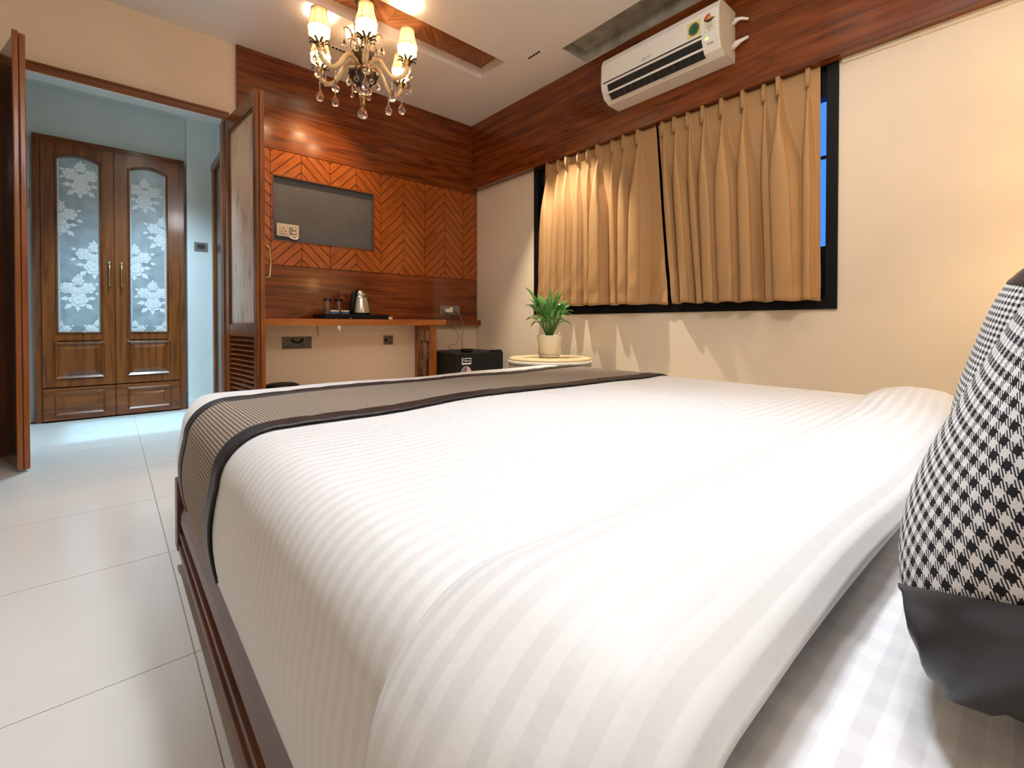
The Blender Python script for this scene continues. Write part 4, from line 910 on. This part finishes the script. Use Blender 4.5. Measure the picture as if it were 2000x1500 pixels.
# ------------------------------------------------------------------ bed
BX0, BX1, BYF, BYH = 0.146, 1.905, 1.72, -0.40
bd = thing('bed', 'dark polished wood bed frame with moulded side rails', 'bed', (BX0, BYH, 0))
bo = Vector((BX0, BYH, 0))
def rail(name, x, sgn, y0, y1):
    pr = [(0, .06), (0, .082), (.007, .086), (.007, .104), (.002, .108), (.002, .118), (.012, .124), (.012, .140), (.004, .146), (.006, .175), (.014, .205), (.026, .232), (.036, .246), (.05, .252), (.05, .06)]
    mb = MB(); mb.prism([(x + sgn * p[0], y0, p[1]) for p in pr], (0, y1 - y0, 0)); return mb.build(name, WBED, bd, bevel=.002)
rail('side_rail', 0, 1, 0, BYF - BYH - .02); rail('side_rail', BX1 - BX0, -1, 0, BYF - BYH - .02)
box('foot_rail', (0, BYF - BYH - .05, .06), (BX1 - BX0, BYF - BYH, .262), WBED, bd, .003)
for y in (0, BYF - BYH - .055):
    for x in (-.003, BX1 - BX0 - .052): box('corner_post', (x, y, .06), (x + .055, y + .06, .268), WBED, bd, .004)
box('plinth', (.035, .06, .0), (BX1 - BX0 - .035, BYF - BYH - .09, .07), WBED, bd)
box('slat_deck', (.045, .02, .14), (BX1 - BX0 - .045, BYF - BYH - .05, .19), MATTR, bd)
box('headboard', (-.03, -.06, .02), (BX1 - BX0 + .03, 0, .62), WBED, bd, .01)

XLm, XRm = 0.172, 1.885
mt = thing('mattress', 'white mattress with a striped fitted sheet at the pillow end', 'mattress')
box('core', (XLm + .025, BYH + .01, .192), (XRm - .025, 1.70, .455), MATTR, mt, .04)
def section(off, zt=.475, r=.075, zb=.205, bulge=.012):
    """outline of the bedding across x, from the left hem up over the top to the right hem, with arc length"""
    P = []
    for k in range(14):
        t = k / 14; z = zb + (zt - r - zb) * t; P.append((XLm - off - bulge * math.sin(PI * min(1, t * 1.0)) * 1.0, z))
    for k in range(12):
        a = PI - (PI / 2) * k / 12; P.append((XLm + r + (r + off) * math.cos(a), zt - r + (r + off) * math.sin(a)))
    n = 46
    for k in range(n + 1):
        t = k / n; P.append((XLm + r + (XRm - XLm - 2 * r) * t, zt + off))
    for k in range(1, 13):
        a = PI / 2 - (PI / 2) * k / 12; P.append((XRm - r + (r + off) * math.cos(a), zt - r + (r + off) * math.sin(a)))
    for k in range(1, 15):
        t = k / 14; P.append((XRm + off, zt - r + (zb - zt + r) * t))
    S = [0]
    for i in range(1, len(P)): S.append(S[-1] + math.hypot(P[i][0] - P[i - 1][0], P[i][1] - P[i - 1][1]))
    return P, S
rnd = random.Random(5)
P, S = section(0.0, zt=.468)
rows = []; ysr = [BYH + .02 + (.40 - BYH) * i / 70 for i in range(71)]
for i, y in enumerate(ysr):
    row = []
    for j, (x, z) in enumerate(P):
        pk = .0022 * math.sin(y * 130 + 2.2 * math.sin(x * 9)) * math.sin(x * 23 + y * 6) + .0015 * math.sin(x * 70 + y * 20)
        row.append((x, y, z + (pk if 14 < j < len(P) - 14 else 0)))
    rows.append(row)
grid_obj('fitted_sheet', rows, SHEET, mt, lambda i, j: (S[j], ysr[min(i, 70)]))

# duvet: body, turned back flap
dv = thing('duvet', 'white sateen striped duvet spread over the bed, turned back at the pillows', 'duvet')
def ztop(x, y): return .0
zt = .497; P, S = section(0.006, zt=zt, r=.085)
ny = 90; y0, y1 = 0.115, 1.85; rf = .10; rows = []; tl = []
path = []
for i in range(ny + 1): path.append((y0 + (y1 - rf - y0) * i / ny, 0.0))
for k in range(1, 13): a = PI / 2 * k / 12; path.append((y1 - rf + rf * math.sin(a), -rf * (1 - math.cos(a))))
for k in range(1, 11): path.append((y1 + .006 * math.sin(PI * k / 10), -rf - (.17) * k / 10))
tl = [0]
for i in range(1, len(path)): tl.append(tl[-1] + math.hypot(path[i][0] - path[i - 1][0], path[i][1] - path[i - 1][1]))
for (y, dz) in path:
    row = []
    for j, (x, z) in enumerate(P):
        # top follows dz; sides stay, limited by dz
        fy = y
        zz = min(z, zt + .006 + dz) if dz < 0 else z
        cr = .010 * math.sin(PI * (x - XLm) / (XRm - XLm)) * math.sin(PI * max(0, min(1, (y + .1) / 1.9)))
        wv = .0025 * math.sin(x * 5.3 + y * 3.1) + .0018 * math.sin(x * 11 - y * 7)
        top = 1.0 if 26 <= j <= len(P) - 27 else 0.0
        # rounded foot corners: pull the skirt in at the corner
        cy_ = max(0.0, (y - (y1 - .16)) / .16); pull = .055 * (1 - math.sqrt(max(0, 1 - min(1, cy_) ** 2)))
        if x < XLm + .1: x2 = x + pull * (1 - max(0, (x - XLm) / .1))
        elif x > XRm - .1: x2 = x - pull * (1 - max(0, (XRm - x) / .1))
        else: x2 = x
        row.append((x2, fy, max(zz, .205) + (cr + wv) * top))
    rows.append(row)
DUVROWS = rows; DUVY = [p[0] for p in path]
grid_obj('duvet_body', rows, DUVET, dv, lambda i, j: (S[j], tl[min(i, len(tl) - 1)]), thick=.012)
# flap: profile in (y, offset) rolled at y0 and laid back to y = .27
prof = [(0.285, .006), (0.300, .012), (.298, .026), (.27, .042), (.22, .052), (.17, .050), (.135, .042), (.108, .026), (.098, .010), (.104, -.006), (.13, -.012)]
pf = []
for i in range(len(prof) - 1):
    for k in range(5):
        t = k / 5; pf.append((prof[i][0] + (prof[i + 1][0] - prof[i][0]) * t, prof[i][1] + (prof[i + 1][1] - prof[i][1]) * t))
pf.append(prof[-1])
rows = []; ss = []; acc = 0
for i, (y, off) in enumerate(pf):
    if i: acc += math.hypot(y - pf[i - 1][0], off - pf[i - 1][1])
    ss.append(acc); Pq, Sq = section(.006 + max(off, -.004), zt=zt, r=.085, zb=.215); row = []
    for j, (x, z) in enumerate(Pq):
        u = Sq[j] / Sq[-1]
        sk = .012 * math.sin(u * 9.0) + .02 * (u - .4) + (.05 * max(0, u - .55))
        pf_h = 1.0 - .25 * u * (off > .01)
        wv = (.002 * math.sin(u * 23 + y * 14) + .0012 * math.sin(u * 41 - y * 33)) * (off > .005)
        row.append((x, y + sk + (.03 * math.exp(-(u / .12) ** 2) if y > .2 else 0), z + (off * (pf_h - 1) if 20 < j < len(Pq) - 20 else 0) + wv))
    rows.append(row)
grid_obj('turned_back_flap', rows, DUVET, dv, lambda i, j: (Sq[j], ss[min(i, len(ss) - 1)]), thick=.004, sub=0)

# runner at the foot of the bed
rn = thing('bed_runner', 'black and cream houndstooth bed runner with black satin borders across the foot', 'runner')
def runner_strip(name, ya, yb, mat, off, nj=12, uvs=False):
    Pq, Sq = section(.006 + off, zt=zt, r=.085, zb=.222); rows = []; yy = [ya + (yb - ya) * i / nj for i in range(nj + 1)]
    for i, y in enumerate(yy):
        row = []
        for j, (x, z) in enumerate(Pq):
            cr = .010 * math.sin(PI * (x - XLm) / (XRm - XLm)) * math.sin(PI * max(0, min(1, (y + .1) / 1.9)))
            wv = .0025 * math.sin(x * 5.3 + y * 3.1) + .0018 * math.sin(x * 11 - y * 7)
            top = 1.0 if 26 <= j <= len(Pq) - 27 else 0.0
            rp = .0022 * math.sin(Sq[j] * 33 + y * 9) * (1 if mat is SATIN else .3)
            ed = .006 * math.sin(Sq[j] * 6.5 + 1) + .004 * math.sin(Sq[j] * 17)
            cy_ = max(0.0, (y - (y1 - .16)) / .16); pull = .055 * (1 - math.sqrt(max(0, 1 - min(1, cy_) ** 2)))
            x2 = x + (pull * (1 - max(0, (x - XLm) / .1)) if x < XLm + .1 else 0)
            row.append((x2, y + ed, z + (cr + wv) * top + (abs(rp) if top else 0)))
        rows.append(row)
    return grid_obj(name, rows, mat, rn, (lambda i, j: (Sq[j], yy[min(i, nj)])), thick=.004)
runner_strip('houndstooth_panel', 1.115, 1.525, HOUND, .010, 30)
runner_strip('satin_border', 1.055, 1.122, SATIN, .012, 6); runner_strip('satin_border', 1.518, 1.585, SATIN, .012, 6)

# cushions
def cushion(label, x, y, z, lean, rz=0.0, first=None):
    if first is not None:
        o = dup(first); o['label'] = label
    else:
        o = thing('cushion', label, 'cushion', (0, 0, 0), 0, 'houndstooth cushions')
        A, B, H = .245, .100, .180
        def ring(v, extra=0.0, n=72):
            q = (1 - abs(v) ** 4.2) ** .5; a_, b_ = A * (.90 + .10 * q), B * (.16 + .84 * q); R = []
            for k in range(n):
                t = 2 * PI * k / n; c_, s_ = math.cos(t), math.sin(t)
                R.append((a_ * math.copysign(abs(c_) ** .92, c_), b_ * math.copysign(abs(s_) ** .92, s_), H * v))
            return R
        def arc(R):
            s_ = [0]
            for i in range(1, len(R) + 1): s_.append(s_[-1] + math.hypot(R[i % len(R)][0] - R[i - 1][0], R[i % len(R)][1] - R[i - 1][1]))
            return s_
        nk = 72; sv = [-.92 + .47 * (max(0, min(1, (k - 26.5) / 10.5)) ** 1.15 if k < 62 else (71 - k) / 9) for k in range(nk)]
        def vring(fv):
            R = []
            for k in range(nk): R.append(ring(fv(k))[k])
            return R
        vsn = [-.70 + 1.40 * i / 30 for i in range(31)]; rows = [vring(lambda k, i=i: sv[k] + (.70 - sv[k]) * i / 30) for i in range(31)]; base = arc(ring(0))
        hl = [0]
        for i in range(1, 31): hl.append(hl[-1] + math.hypot(vsn[i] * H - vsn[i - 1] * H, rows[i][18][1] - rows[i - 1][18][1]))
        grid_obj('houndstooth_cover', rows, HOUND2, o, lambda i, j: (base[j], rows[i][j % 72][2]), closed=True)
        for sg in (-1, 1):
            vv = [.69 + .31 * i / 10 for i in range(11)]; rws = []
            for i, v in enumerate(vv):
                R = vring(lambda k, i=i, v=v: (min(v, .999) if sg > 0 else max(-.999, (sv[k] + .01) + (-.999 - sv[k]) * i / 10))); rws.append([(p[0] * (1.012 if i < 2 else 1.0) + .0025 * math.sin(k * 1.3) * (i / 10), p[1] * (1.012 if i < 2 else 1) + .003 * math.sin(k * 1.9) * (i / 10), p[2]) for k, p in enumerate(R)])
            ob = grid_obj('satin_border', rws, SATIN2, o, closed=True)
    o.location = (x, y, z); o.rotation_euler = (lean, 0, rz); return o
c1 = cushion('large houndstooth cushion with black satin border, nearest at the right edge', .60, -.075, .666, math.radians(24), math.radians(-10))
cushion('further houndstooth cushion showing its dark edge behind the near cushion', 1.25, -.033, .662, math.radians(16), math.radians(-10), c1)

# ------------------------------------------------------------------ bedside wall lamp, out of frame at the right
bl = thing('wall_lamp', 'small bedside wall lamp with a cream shade right of the bed', 'lamp', (2.45, YR, 1.36))
box('wall_plate', (-.04, 0, -.06), (.04, .015, .06), BRASS, bl, .004)
MB().tube([(0, .015, 0), (0, .15, -.02), (0, .36, -.04)], .007, 8).build('lamp_arm', BRASS, bl, True)
mb = MB(); mb.lathe([(.09, -.09), (.06, .09)], (0, .36), 24, cap=False); o = mb.build('lamp_shade', SHADE, bl, True)
